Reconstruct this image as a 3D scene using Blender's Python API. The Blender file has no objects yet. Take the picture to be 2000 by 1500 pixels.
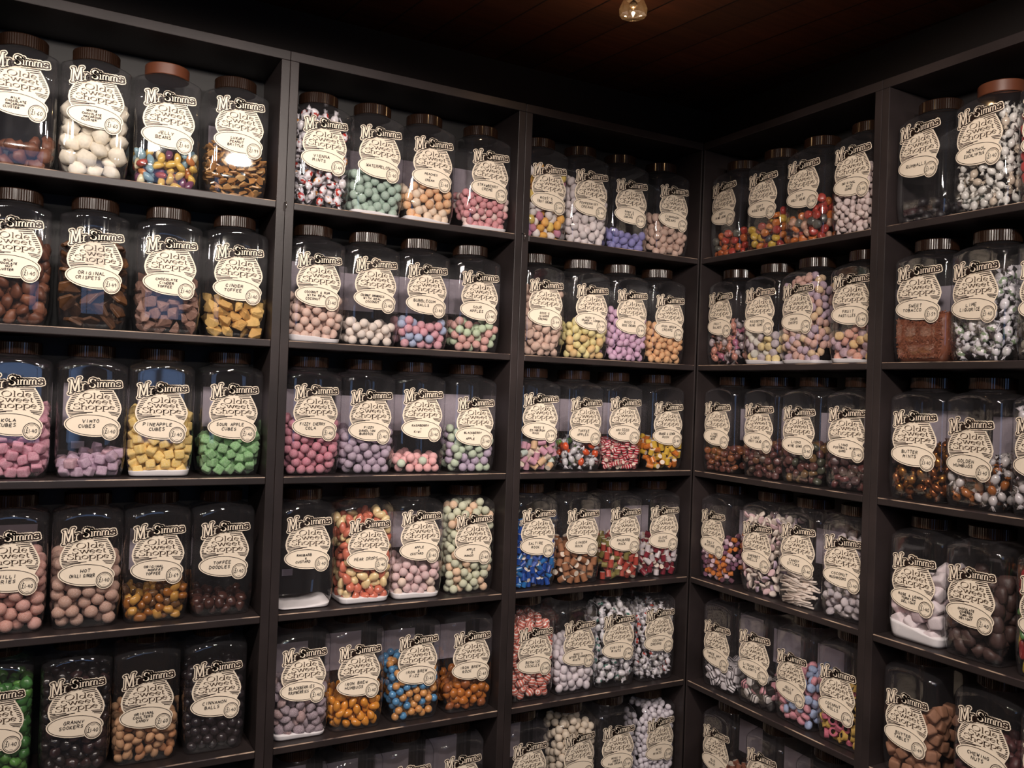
import bpy, bmesh, math, random, base64
import numpy as np
from mathutils import Vector, Matrix, Euler

# ---------------------------------------------------------------- scene, camera, light
S = bpy.context.scene
COL = S.collection
random.seed(7)
RNG = np.random.default_rng(7)

def srgb(h):
    v = [int(h[i:i + 2], 16) / 255 for i in (0, 2, 4)]
    return tuple(c / 12.92 if c <= .04045 else ((c + .055) / 1.055) ** 2.4 for c in v)

CAM_LOC = Vector((-1.61435, -1.86703, 1.60033))
YAW, PITCH, ROLL, FPX = 1.070383, .0092035, .0360558, 1661.5
cd = bpy.data.cameras.new('camera')
cam = bpy.data.objects.new('camera', cd)
COL.objects.link(cam)
fwd = Vector((math.cos(PITCH) * math.cos(YAW), math.cos(PITCH) * math.sin(YAW), math.sin(PITCH)))
r0 = Vector((math.sin(YAW), -math.cos(YAW), 0))
u0 = r0.cross(fwd)
right = r0 * math.cos(ROLL) + u0 * math.sin(ROLL)
up = -r0 * math.sin(ROLL) + u0 * math.cos(ROLL)
M = Matrix((right, up, -fwd)).transposed().to_4x4()
M.translation = CAM_LOC
cam.matrix_world = M
cd.sensor_fit = 'HORIZONTAL'
cd.sensor_width = 36.0
cd.lens = FPX / 2000 * 36.0
cd.clip_start = .05
S.camera = cam

S.view_settings.view_transform = 'Standard'
S.view_settings.look = 'None'
S.view_settings.gamma = 1.0
S.view_settings.use_curve_mapping = False
S.view_settings.exposure = 0.16
S.cycles.max_bounces = 10
S.cycles.transparent_max_bounces = 40
S.cycles.diffuse_bounces = 3
S.cycles.glossy_bounces = 3
S.cycles.caustics_reflective = False
S.cycles.caustics_refractive = False
S.cycles.sample_clamp_indirect = 3.0

W = bpy.data.worlds.new('world')
S.world = W
W.use_nodes = True
W.node_tree.nodes['Background'].inputs[0].default_value = (.9, .75, .8, 1)
W.node_tree.nodes['Background'].inputs[1].default_value = 0.0

# a run of small ceiling spots over the middle of the shop, tilted towards the shelves (x, y, z, watts)
LAMPS = [(-2.75, -1.02, 2.35, 17), (-2.35, -1.02, 2.35, 16), (-1.98, -1.04, 2.35, 14), (-1.66, -1.06, 2.35, 14),
         (-1.36, -1.08, 2.35, 16), (-1.06, -1.12, 2.35, 24), (-1.02, -1.42, 2.35, 30), (-1.02, -1.75, 2.35, 31)]
for (lx, ly, lz, lw) in LAMPS:
    L = bpy.data.lights.new('ceiling_spot', 'SPOT')
    L.energy = lw
    L.color = (1.0, .89, .80)
    L.shadow_soft_size = .04
    L.spot_size = math.radians(110)
    L.spot_blend = .28
    lo = bpy.data.objects.new('ceiling_spot', L)
    lo.location = (lx, ly, lz)
    aim = Vector((lx * .8 - .15, 0, lz - 1.20 * abs(ly))) if ly > -1.3 else Vector((0, ly * .7, lz - 1.20 * abs(lx)))
    lo.rotation_euler = (aim - lo.location).to_track_quat('-Z', 'Y').to_euler()
    COL.objects.link(lo)

# the same run of bulbs farther back in the shop: these glint on the shoulders of the jars
for i in range(9):
    L = bpy.data.lights.new('back_bulb', 'SPOT')
    L.energy = 7.0
    L.spot_size = math.radians(104)
    L.spot_blend = .1
    L.color = (1.0, .90, .80)
    L.shadow_soft_size = .024
    lo = bpy.data.objects.new('back_bulb', L)
    lo.location = (-3.2 + i * .40, -3.1, 2.36)
    lo.rotation_euler = (Vector((.25, 1, -1.28))).to_track_quat('-Z', 'Y').to_euler()
    COL.objects.link(lo)

# ---------------------------------------------------------------- materials
def nodes(name):
    m = bpy.data.materials.new(name)
    m.use_nodes = True
    t = m.node_tree
    return m, t.nodes, t.links, t.nodes['Principled BSDF']

def P(name, col, rough=.5, spec=.5, metal=0.0, coat=0.0):
    m, n, l, b = nodes(name)
    b.inputs['Base Color'].default_value = (*col, 1)
    b.inputs['Roughness'].default_value = rough
    b.inputs['Specular IOR Level'].default_value = spec
    b.inputs['Metallic'].default_value = metal
    b.inputs['Coat Weight'].default_value = coat
    b.inputs['Coat Roughness'].default_value = .08
    return m

def N(n, kind, **kw):
    x = n.new(kind)
    for k, v in kw.items():
        setattr(x, k, v)
    return x

def mixrgb(n, l, fac, a, b):
    x = N(n, 'ShaderNodeMix', data_type='RGBA')
    for s, v in ((x.inputs[0], fac), (x.inputs[6], a), (x.inputs[7], b)):
        if isinstance(v, (float, int)):
            s.default_value = v
        elif isinstance(v, tuple):
            s.default_value = (*v, 1)
        else:
            l.new(v, s)
    return x.outputs[2]

def ramp(n, l, src, stops):
    x = N(n, 'ShaderNodeValToRGB')
    e = x.color_ramp.elements
    e[0].position, e[0].color = stops[0][0], (*stops[0][1], 1)
    e[1].position, e[1].color = stops[-1][0], (*stops[-1][1], 1)
    for p, c in stops[1:-1]:
        k = e.new(p)
        k.color = (*c, 1)
    l.new(src, x.inputs[0])
    return x.outputs[0]

def noise(n, l, scale, detail=2.0, coord='Object'):
    tc = N(n, 'ShaderNodeTexCoord')
    x = N(n, 'ShaderNodeTexNoise')
    x.inputs['Scale'].default_value = scale
    x.inputs['Detail'].default_value = detail
    l.new(tc.outputs[coord], x.inputs['Vector'])
    return x.outputs['Fac']

def bump(n, l, b, h, strength=.3, dist=.002):
    x = N(n, 'ShaderNodeBump')
    x.inputs['Strength'].default_value = strength
    x.inputs['Distance'].default_value = dist
    l.new(h, x.inputs['Height'])
    l.new(x.outputs[0], b.inputs['Normal'])

MAT = {}
# dark satin paint on the shelving
m, n, l, b = nodes('dark_shelf_paint')
f = noise(n, l, 9, 5)
l.new(ramp(n, l, f, [(.3, srgb('262020')), (.55, srgb('2e2727')), (.8, srgb('372e2e'))]), b.inputs['Base Color'])
b.inputs['Roughness'].default_value = .42
b.inputs['Specular IOR Level'].default_value = .4
f2 = noise(n, l, 160, 2)
bump(n, l, b, f2, .12, .001)
MAT['shelf'] = m
m, n, l, b = nodes('dark_back_paint')
f = noise(n, l, 6, 3)
l.new(ramp(n, l, f, [(.3, srgb('0f0c0c')), (.8, srgb('161212'))]), b.inputs['Base Color'])
b.inputs['Roughness'].default_value = .6
MAT['back'] = m
# the front edge of the shelves, where the paint has rubbed through; its bright glints are painted in
m, n, l, b = nodes('worn_edge_painted_glint')
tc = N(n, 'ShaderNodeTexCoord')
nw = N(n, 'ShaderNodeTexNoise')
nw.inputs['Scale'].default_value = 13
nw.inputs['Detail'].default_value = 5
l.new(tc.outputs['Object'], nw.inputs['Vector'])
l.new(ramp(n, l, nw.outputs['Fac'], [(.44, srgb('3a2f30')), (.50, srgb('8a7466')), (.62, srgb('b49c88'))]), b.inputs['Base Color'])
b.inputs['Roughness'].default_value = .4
MAT['worn_glint'] = m
# stained ceiling boards
m, n, l, b = nodes('stained_ceiling_boards')
tc = N(n, 'ShaderNodeTexCoord')
mp = N(n, 'ShaderNodeMapping')
mp.inputs['Rotation'].default_value = (0, 0, math.radians(-97))
mp.inputs['Location'].default_value = (2.4, 0, 0)
l.new(tc.outputs['Object'], mp.inputs['Vector'])
br = N(n, 'ShaderNodeTexBrick')
br.offset = .5
for k, v in (('Scale', 1.0), ('Mortar Size', .0025), ('Mortar Smooth', .1), ('Bias', 0.0), ('Brick Width', 6.5), ('Row Height', .11)):
    br.inputs[k].default_value = v
br.inputs['Color1'].default_value = (*srgb('6e3e26'), 1)
br.inputs['Color2'].default_value = (*srgb('5c341e'), 1)
br.inputs['Mortar'].default_value = (*srgb('120a08'), 1)
l.new(mp.outputs[0], br.inputs['Vector'])
mp2 = N(n, 'ShaderNodeMapping')
mp2.inputs['Rotation'].default_value = (0, 0, math.radians(-97))
mp2.inputs['Scale'].default_value = (2, 30, 1)
l.new(tc.outputs['Object'], mp2.inputs['Vector'])
nz = N(n, 'ShaderNodeTexNoise')
nz.inputs['Scale'].default_value = 3
nz.inputs['Detail'].default_value = 6
l.new(mp2.outputs[0], nz.inputs['Vector'])
g = ramp(n, l, nz.outputs['Fac'], [(.3, (.55, .55, .55)), (.7, (1, 1, 1))])
mm = N(n, 'ShaderNodeMix', data_type='RGBA', blend_type='MULTIPLY')
mm.inputs[0].default_value = 1
l.new(br.outputs['Color'], mm.inputs[6])
l.new(g, mm.inputs[7])
l.new(mm.outputs[2], b.inputs['Base Color'])
b.inputs['Roughness'].default_value = .5
MAT['ceiling'] = m
MAT['wall'] = P('dark_brown_wall', srgb('18100e'), .8)
MAT['shopwall'] = P('warm_shop_wall', srgb('8a6a58'), .8)
m, n, l, b = nodes('floor_boards')
l.new(ramp(n, l, noise(n, l, 4, 5), [(.3, srgb('3a2a20')), (.7, srgb('463324'))]), b.inputs['Base Color'])
MAT['floor'] = m

def clear_plastic(name, haze, refl=1.0, rough=.03, tint=(.965, .965, .97), dust=(.72, .68, .74)):
    m = bpy.data.materials.new(name)
    m.use_nodes = True
    n, l = m.node_tree.nodes, m.node_tree.links
    n.remove(n['Principled BSDF'])
    out = n['Material Output']
    lw = N(n, 'ShaderNodeLayerWeight')
    lw.inputs['Blend'].default_value = .5
    pw = N(n, 'ShaderNodeMath', operation='POWER')
    pw.inputs[1].default_value = 4.0
    l.new(lw.outputs['Facing'], pw.inputs[0])
    ma = N(n, 'ShaderNodeMath', operation='MULTIPLY_ADD')
    ma.inputs[1].default_value = .75 * refl
    ma.inputs[2].default_value = .08 * refl
    l.new(pw.outputs[0], ma.inputs[0])
    tr = N(n, 'ShaderNodeBsdfTransparent')
    tr.inputs[0].default_value = (*tint, 1)
    df = N(n, 'ShaderNodeBsdfDiffuse')
    df.inputs[0].default_value = (*dust, 1)
    m1 = N(n, 'ShaderNodeMixShader')
    m1.inputs[0].default_value = haze
    l.new(tr.outputs[0], m1.inputs[1])
    l.new(df.outputs[0], m1.inputs[2])
    gl = N(n, 'ShaderNodeBsdfGlossy')
    gl.inputs['Color'].default_value = (1, 1, 1, 1)
    gl.inputs['Roughness'].default_value = rough
    m2 = N(n, 'ShaderNodeMixShader')
    l.new(ma.outputs[0], m2.inputs[0])
    l.new(m1.outputs[0], m2.inputs[1])
    l.new(gl.outputs[0], m2.inputs[2])
    l.new(m2.outputs[0], out.inputs['Surface'])
    return m

MAT['jar'] = clear_plastic('clear_jar_plastic', .015, 1.0, .035)  # lilac-grey haze: dust, with the room's reflection put into its colour
MAT['crystal'] = clear_plastic('lamp_glass', .03, 2.0, .03, (.92, .84, .72), (.6, .5, .4))
MAT['lid'] = P('brown_lid_plastic', srgb('24160f'), .17, .7)
MAT['lid_light'] = P('tan_lid_plastic', srgb('5e3422'), .4)
MAT['cream'] = P('cream_sticker', srgb('f7e7d2'), .5, .3)
MAT['ink'] = P('dark_print', srgb('2a1a14'), .5)
MAT['brownink'] = P('brown_print', srgb('463324'), .5)
MAT['pen'] = P('black_pen', srgb('241e20'), .6)
MAT['paper'] = P('pale_label_paper', srgb('b9adb8'), .7)
MAT['sugar'] = P('fine_sugar', srgb('f4eef0'), .9)
MAT['chrome'] = P('chrome_metal', (.7, .68, .65), .18, metal=1.0)

def objcol(n):
    return N(n, 'ShaderNodeObjectInfo').outputs['Color']

def sweet_mat(name, rough, dust=0.0, scale=220, mott=.12, coat=0.0, second=None, metal=0.0, bstr=0.0):
    m, n, l, b = nodes(name)
    c = objcol(n)
    f = noise(n, l, scale, 3)
    dk = N(n, 'ShaderNodeMix', data_type='RGBA', blend_type='MULTIPLY')
    dk.inputs[0].default_value = mott
    l.new(c, dk.inputs[6])
    l.new(ramp(n, l, f, [(.35, (.1, .1, .1)), (.65, (1, 1, 1))]), dk.inputs[7])
    c = dk.outputs[2]
    if dust:
        g = noise(n, l, scale * 1.7, 4)
        gr = ramp(n, l, g, [(.2, (0, 0, 0)), (.8, (dust * 2, dust * 2, dust * 2))])
        c = mixrgb(n, l, gr, c, srgb('fbf3f3'))
    if second == 'stripe':
        tc = N(n, 'ShaderNodeTexCoord')
        wv = N(n, 'ShaderNodeTexWave', bands_direction='X')
        wv.inputs['Scale'].default_value = 44
        wv.inputs['Distortion'].default_value = .8
        l.new(tc.outputs['Object'], wv.inputs['Vector'])
        c = mixrgb(n, l, ramp(n, l, wv.outputs['Fac'], [(.76, (0, 0, 0)), (.82, (1, 1, 1))]), c, srgb('f6e4dc'))
    if second == 'layers':
        tc = N(n, 'ShaderNodeTexCoord')
        wv = N(n, 'ShaderNodeTexWave', bands_direction='Z')
        wv.inputs['Scale'].default_value = 42
        l.new(tc.outputs['Object'], wv.inputs['Vector'])
        c = mixrgb(n, l, ramp(n, l, wv.outputs['Fac'], [(.70, (0, 0, 0)), (.74, (1, 1, 1))]), c, srgb('1c1618'))
    if second == 'patch':
        vz = N(n, 'ShaderNodeTexNoise')
        vz.inputs['Scale'].default_value = 75
        tc = N(n, 'ShaderNodeTexCoord')
        l.new(tc.outputs['Object'], vz.inputs['Vector'])
        c = mixrgb(n, l, ramp(n, l, vz.outputs['Fac'], [(.45, (0, 0, 0)), (.51, (1, 1, 1))]), c, srgb('efe9ee'))
    l.new(c, b.inputs['Base Color'])
    b.inputs['Roughness'].default_value = rough
    b.inputs['Coat Weight'].default_value = coat
    b.inputs['Coat Roughness'].default_value = .1
    b.inputs['Metallic'].default_value = metal
    if bstr:
        bump(n, l, b, f, bstr, .002)
    return m

SM = {'dusty': sweet_mat('sugar_dusted_sweet', .85, .20, 330, .03, bstr=.2),
      'matte': sweet_mat('matte_sweet', .7, 0, 150, .12, bstr=.15),
      'choc': sweet_mat('chocolate', .5, 0, 120, .25, bstr=.3),
      'gloss': sweet_mat('glossy_boiled_sweet', .22, 0, 90, .18, coat=.4),
      'jelly': sweet_mat('jelly_sweet', .3, .02, 120, .2, coat=.2),
      'stripe': sweet_mat('striped_sweet', .3, 0, 90, .05, second='stripe', coat=.3),
      'layers': sweet_mat('layered_liquorice_sweet', .6, 0, 90, .05, second='layers'),
      'patch': sweet_mat('printed_wrapper', .25, 0, 90, .05, second='patch', coat=.3),
      'wrap': sweet_mat('wax_wrapper', .28, 0, 60, .18, coat=.5),
      'foil': sweet_mat('foil_wrapper', .25, 0, 140, .2, metal=.75),
      'pale': P('pale_sweet_core', srgb('efe0cf'), .5),
      'film': P('clear_film_twist', srgb('d9d4da'), .2, coat=.5),
      'dark': P('liquorice', srgb('17110f'), .4)}

# ---------------------------------------------------------------- object helpers
def link(name, me, parent=None, loc=None, mats=None):
    o = bpy.data.objects.new(name, me)
    COL.objects.link(o)
    if parent is not None:
        o.parent = parent
    if loc is not None:
        o.location = loc
    for x in mats or ():
        me.materials.append(x)
    return o

def tag(o, label, cat, group=None):
    o['label'] = label
    o['category'] = cat
    if group:
        o['group'] = group
    return o

def empty(name, loc, rz=0.0):
    o = bpy.data.objects.new(name, None)
    o.empty_display_size = .02
    o.location = loc
    o.rotation_euler = (0, 0, rz)
    COL.objects.link(o)
    return o

def bm_box(bm, lo, hi, bev=0.0):
    r = bmesh.ops.create_cube(bm, size=1.0)
    vs = r['verts']
    for v in vs:
        v.co = Vector([(lo[i] + hi[i]) / 2 + v.co[i] * (hi[i] - lo[i]) for i in range(3)])
    if bev:
        es = list({e for v in vs for e in v.link_edges})
        bmesh.ops.bevel(bm, geom=es, offset=bev, segments=2, profile=.5, affect='EDGES')

def to_mesh(bm, name, smooth=False):
    me = bpy.data.meshes.new(name)
    bmesh.ops.recalc_face_normals(bm, faces=bm.faces)
    bm.to_mesh(me)
    bm.free()
    if smooth:
        me.polygons.foreach_set('use_smooth', [True] * len(me.polygons))
    return me

def box(name, lo, hi, mat, parent=None, bev=0.0, kind=None):
    bm = bmesh.new()
    bm_box(bm, lo, hi, bev)
    o = link(name, to_mesh(bm, name), parent, mats=[mat])
    if kind:
        o['kind'] = kind
    return o

# ---------------------------------------------------------------- the room
X0, X1, Y0, Y1, ZC = -3.4, .19, -4.3, .19, 2.50
box('floor', (X0, Y0, -.05), (X1, Y1, 0), MAT['floor'], kind='structure')
box('ceiling', (X0, Y0, ZC), (X1, Y1, ZC + .05), MAT['ceiling'], kind='structure')
box('wall_back', (X0, Y1, 0), (X1 + .06, Y1 + .06, ZC), MAT['wall'], kind='structure')
box('wall_right', (X1, Y0, 0), (X1 + .06, Y1, ZC), MAT['wall'], kind='structure')
box('wall_left', (X0 - .06, Y0, 0), (X0, Y1, ZC), MAT['shopwall'], kind='structure')
# street wall behind the photographer, with the shop window cut into it
WX0, WX1, WZ0, WZ1 = -2.35, -.75, 1.0, 2.25
bm = bmesh.new()
for lo, hi in (((X0, Y0 - .1, 0), (WX0, Y0, ZC)), ((WX1, Y0 - .1, 0), (X1, Y0, ZC)),
               ((WX0, Y0 - .1, 0), (WX1, Y0, WZ0)), ((WX0, Y0 - .1, WZ1), (WX1, Y0, ZC))):
    bm_box(bm, lo, hi)
o = link('wall_front', to_mesh(bm, 'wall_front'), mats=[MAT['shopwall']])
o['kind'] = 'structure'
m = bpy.data.materials.new('street_daylight_glass')
m.use_nodes = True
n, l = m.node_tree.nodes, m.node_tree.links
n.remove(n['Principled BSDF'])
em = N(n, 'ShaderNodeEmission')
em.inputs[0].default_value = (.30, .50, .95, 1)
em.inputs[1].default_value = .8
l.new(em.outputs[0], n['Material Output'].inputs[0])
MAT['daylight'] = m
wn = box('window_1', (WX0, Y0 - .07, WZ0), (WX1, Y0 - .06, WZ1), MAT['daylight'], kind='structure')
bm = bmesh.new()
fw = .05
for lo, hi in (((WX0, -.06, WZ0), (WX0 + fw, 0, WZ1)), ((WX1 - fw, -.06, WZ0), (WX1, 0, WZ1)),
               ((WX0 + fw, -.06, WZ0), (WX1 - fw, 0, WZ0 + fw)), ((WX0 + fw, -.06, WZ1 - fw), (WX1 - fw, 0, WZ1)),
               ((-1.57, -.06, WZ0 + fw), (-1.53, 0, WZ1 - fw))):
    bm_box(bm, (lo[0], Y0 + lo[1] + .005, lo[2]), (hi[0], Y0 + hi[1] + .005, hi[2]))
link('window_frame', to_mesh(bm, 'window_frame'), wn, mats=[MAT['wall']])

# ---------------------------------------------------------------- the shelving
ZT = {1: 1.997, 2: 1.695, 3: 1.397, 4: 1.0966, 5: .806, 6: .506, 7: .206}
TH, RAIL, DEPTH = .016, 2.3056, .172

def unit(wall, lo, hi, pl, pr, label):
    """One bay of shelving; lo..hi is the clear width along the wall, pl / pr the side panel thicknesses."""
    u = empty('shelf_bay', ((lo + hi) / 2, DEPTH / 2, 0) if wall == 'A' else (DEPTH / 2, (lo + hi) / 2, 0))
    tag(u, label, 'shelf unit', 'dark bays of shelving round the corner')
    ox, oy = u.location.x, u.location.y

    def part(name, a0, a1, d0, d1, z0, z1, mat='shelf', bev=.0012):
        if wall == 'A':
            lo_, hi_ = (a0 - ox, d0 - oy, z0), (a1 - ox, d1 - oy, z1)
        else:
            lo_, hi_ = (d0 - ox, a0 - oy, z0), (d1 - ox, a1 - oy, z1)
        return box(name, lo_, hi_, MAT[mat], u, bev)
    part('side_panel', lo - pl, lo, 0, DEPTH, .08, RAIL)
    part('side_panel', hi, hi + pr, 0, DEPTH, .08, RAIL)
    for k in range(1, 8):
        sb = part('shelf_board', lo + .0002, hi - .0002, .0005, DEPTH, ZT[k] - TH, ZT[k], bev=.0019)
        sb.data.materials.append(MAT['worn_glint'])
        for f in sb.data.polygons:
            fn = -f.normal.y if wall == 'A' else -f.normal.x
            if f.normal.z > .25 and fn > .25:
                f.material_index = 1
    part('top_board', lo - pl, hi + pr, 0, DEPTH, RAIL + .0002, RAIL + .021)
    part('plinth', lo - pl, hi + pr, .01, DEPTH, 0, .0798)
    part('back_panel', lo - pl, hi + pr, DEPTH + .0002, DEPTH + .012, 0, RAIL + .021, 'back', 0)
    return u

unit('A', -1.745, -1.1915, .019, .0191, 'dark painted shelf bay holding the MACAROON and CHOCOLATE jars, farthest from the corner')
unit('A', -1.153, -.600, .0189, .0194, 'dark painted shelf bay holding the FIZZY CHERRY COLA jar, middle of the long wall')
unit('A', -.5606, -.006, .0194, .0055, 'dark painted shelf bay holding the SALTIRE ROCK jar, in the corner')
unit('B', -.5716, -.006, .0188, .0055, 'dark painted shelf bay holding the CANDY STICKS jar, in the corner')
unit('B', -1.165, -.6093, .019, .0187, 'dark painted shelf bay holding the BUTTER TABLET and GOLDEN HUMBUGS jars')

# ---------------------------------------------------------------- jar shape
A_, D_ = .0645, .084
TABT = np.linspace(-math.pi, math.pi, 1441)

def section(t, a=A_, d=D_, p=30.0):
    acc = 0
    for k in range(8):
        c = np.maximum(0, np.cos(t - k * math.pi / 4))
        acc = acc + (c / (a if k % 2 == 0 else d)) ** p
    return acc ** (-1 / p)

CAPZ = [0, .200, .206, .2125, .219, .226, .232, .236, .2385, .241, .27]
CAPR = [.30, .140, .108, .094, .086, .0765, .0655, .052, .0435, .0410, .0410]

def radius(t, z, a=A_, d=D_, p=30.0):
    r = section(t, a, d, p)
    s = np.interp(z, [0, .002, .009, .025, .048], [.86, .90, .928, .968, 1.0])
    r = r * s
    c = np.interp(z, CAPZ, CAPR)
    q = 34.0
    return (r ** -q + c ** -q) ** (-1 / q)

def jar_mesh(name, a=A_, d=D_, p=30.0):
    zs = [0, .0006, .003, .009, .016, .026, .037, .048, .08, .12, .16, .19, .2, .205, .21, .2145, .219, .2235, .228, .232, .235, .237, .239, .2415, .262]
    nt = 72
    ts = np.arange(nt) * 2 * math.pi / nt
    verts, faces = [], []
    for i, z in enumerate(zs):
        r = radius(ts, z, a, d, p)
        if i == 0:
            r = r * .9
        verts += [(r[k] * math.cos(ts[k]), r[k] * math.sin(ts[k]), z) for k in range(nt)]
    for i in range(len(zs) - 1):
        for k in range(nt):
            k2 = (k + 1) % nt
            faces.append((i * nt + k, i * nt + k2, (i + 1) * nt + k2, (i + 1) * nt + k))
    faces.append(tuple(range(nt - 1, -1, -1)))
    me = bpy.data.meshes.new(name)
    me.from_pydata(verts, [], faces)
    me.polygons.foreach_set('use_smooth', [True] * (len(faces) - 1) + [False])
    me.materials.append(MAT['jar'])
    return me

def lid_mesh(name, mat, ribs=True):
    nt = 120
    prof = [(.0385, .2425), (.0432, .2425), (.0444, .2437), (.0444, .2652), (.0430, .2668), (.0405, .2672), (.039, .2664), (0, .2664)]
    verts, faces = [], []
    for i, (r, z) in enumerate(prof[:-1]):
        for k in range(nt):
            t = k * 2 * math.pi / nt
            rr = r - (.0007 if ribs and i in (2, 3) and k % 2 else 0)
            verts.append((rr * math.cos(t), rr * math.sin(t), z))
    for i in range(len(prof) - 2):
        for k in range(nt):
            k2 = (k + 1) % nt
            faces.append((i * nt + k, i * nt + k2, (i + 1) * nt + k2, (i + 1) * nt + k))
    faces.append(tuple((len(prof) - 2) * nt + k for k in range(nt)))
    faces.append(tuple(range(nt - 1, -1, -1)))
    me = bpy.data.meshes.new(name)
    me.from_pydata(verts, [], faces)
    me.materials.append(mat)
    return me

def wrap(pts, off, front=True):
    """Flat sticker coordinates (x to the right, z up) laid on the jar's front (or back) face, off metres outside it."""
    pts = np.asarray(pts, float)
    out = np.zeros((len(pts), 3))
    tt = np.linspace(-math.pi * .85, -math.pi * .15, 721)
    zz = np.round(pts[:, 1], 3)
    for z in np.unique(zz):
        sel = zz == z
        r = radius(tt, float(z))
        x, y = r * np.cos(tt), r * np.sin(tt)
        k = int(np.argmin(np.abs(tt + math.pi / 2)))
        lo = k
        while lo > 0 and x[lo - 1] < x[lo]:
            lo -= 1
        hi = k
        while hi < len(x) - 1 and x[hi + 1] > x[hi]:
            hi += 1
        out[sel, 1] = np.interp(pts[sel, 0], x[lo:hi + 1], y[lo:hi + 1])
    out[:, 0] = pts[:, 0]
    out[:, 2] = pts[:, 1]
    out[:, 1] -= off
    if not front:
        out[:, 0] *= -1
        out[:, 1] *= -1
    return out

# ---------------------------------------------------------------- flat print kit
class Print:
    """Collects flat polygons in layers; coordinates are drawing units mapped by self.map."""
    def __init__(self, mp):
        self.v, self.lay, self.f, self.m, self.map = [], [], [], [], mp

    def add(self, pts, faces, layer, mat):
        b = len(self.v)
        self.v += [self.map(*p) for p in pts]
        self.lay += [layer] * len(pts)
        self.f += [tuple(b + i for i in f) for f in faces]
        self.m += [mat] * len(faces)

    def rows(self, rows, layer, mat, nx=8):
        pts, fs = [], []
        for (y, l_, r_) in rows:
            pts += [(l_ + (r_ - l_) * k / nx, y) for k in range(nx + 1)]
        for i in range(len(rows) - 1):
            for k in range(nx):
                a = i * (nx + 1) + k
                fs.append((a, a + nx + 1, a + nx + 2, a + 1))
        self.add(pts, fs, layer, mat)

    def ellipse(self, cx, cy, rx, ry, layer, mat, rot=0.0, n=28):
        pts, fs = [(cx, cy)], []
        c, s = math.cos(rot), math.sin(rot)
        rings = (.35, .7, 1.0)
        for q in rings:
            for k in range(n):
                t = 2 * math.pi * k / n
                x, y = rx * q * math.cos(t), ry * q * math.sin(t)
                pts.append((cx + x * c - y * s, cy + x * s + y * c))
        for k in range(n):
            fs.append((0, 1 + k, 1 + (k + 1) % n))
            for j in range(len(rings) - 1):
                a = 1 + j * n
                fs.append((a + k, a + n + k, a + n + (k + 1) % n, a + (k + 1) % n))
        self.add(pts, fs, layer, mat)

    def ring(self, cx, cy, rx, ry, w, layer, mat, rot=0.0, n=56):
        pts, fs = [], []
        c, s = math.cos(rot), math.sin(rot)
        for k in range(n):
            t = 2 * math.pi * k / n
            for q in (-w / 2, w / 2):
                x, y = (rx + q) * math.cos(t), (ry + q) * math.sin(t)
                pts.append((cx + x * c - y * s, cy + x * s + y * c))
        for k in range(n):
            a, b_ = 2 * k, 2 * ((k + 1) % n)
            fs.append((a, a + 1, b_ + 1, b_))
        self.add(pts, fs, layer, mat)

    def pen(self, line, w, layer, mat, joints=True):
        """Round pen along a polyline."""
        for (x0, y0), (x1, y1) in zip(line, line[1:]):
            L = math.hypot(x1 - x0, y1 - y0)
            if L < 1e-6:
                continue
            nx, ny = -(y1 - y0) / L * w / 2, (x1 - x0) / L * w / 2
            k = max(1, int(L / 70))
            pts, fs = [], []
            for i in range(k + 1):
                x, y = x0 + (x1 - x0) * i / k, y0 + (y1 - y0) * i / k
                pts += [(x + nx, y + ny), (x - nx, y - ny)]
            for i in range(k):
                fs.append((2 * i, 2 * i + 1, 2 * i + 3, 2 * i + 2))
            self.add(pts, fs, layer, mat)
        if joints:
            for (x, y) in line:
                self.add([(x + w / 2 * math.cos(j * math.pi / 4), y + w / 2 * math.sin(j * math.pi / 4)) for j in range(8)], [tuple(range(8))], layer, mat)

    def nib(self, line, nx, ny, layer, mat):
        """Broad-nib stroke: gives thick stems and thin bars, like a roman letter."""
        for (x0, y0), (x1, y1) in zip(line, line[1:]):
            self.add([(x0 - nx, y0 - ny), (x0 + nx, y0 + ny), (x1 + nx, y1 + ny), (x1 - nx, y1 - ny)], [(0, 1, 2, 3)], layer, mat)

    def mesh(self, name, mats, step=.00032, base=.0003):
        co = wrap(self.v, 0)
        co[:, 1] -= base + step * np.array(self.lay)
        me = bpy.data.meshes.new(name)
        me.from_pydata(co.tolist(), [], self.f)
        for x in mats:
            me.materials.append(x)
        me.polygons.foreach_set('material_index', self.m)
        me.update()
        # face outwards (towards -y)
        bm = bmesh.new()
        bm.from_mesh(me)
        flip = [f for f in bm.faces if f.normal.y > 0]
        bmesh.ops.reverse_faces(bm, faces=flip)
        bm.to_mesh(me)
        bm.free()
        return me

SX, SZ, CX, CY, STB = 1.035e-4, 1.076e-4, 810.0, 1330.0, .072
smap = lambda x, y: ((x - CX) * SX, STB + (CY - y) * SZ)

def arc(cx, cy, rx, ry, a0, a1, n=14):
    return [(cx + rx * math.cos(math.radians(a0 + (a1 - a0) * k / n)), cy + ry * math.sin(math.radians(a0 + (a1 - a0) * k / n))) for k in range(n + 1)]

SCURVE = [(.90, .80), (.80, .93), (.62, 1.0), (.40, 1.0), (.20, .92), (.12, .77), (.20, .62), (.45, .54), (.68, .46), (.86, .36), (.92, .20),
          (.80, .06), (.60, 0), (.38, 0), (.18, .06), (.08, .20)]

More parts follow.
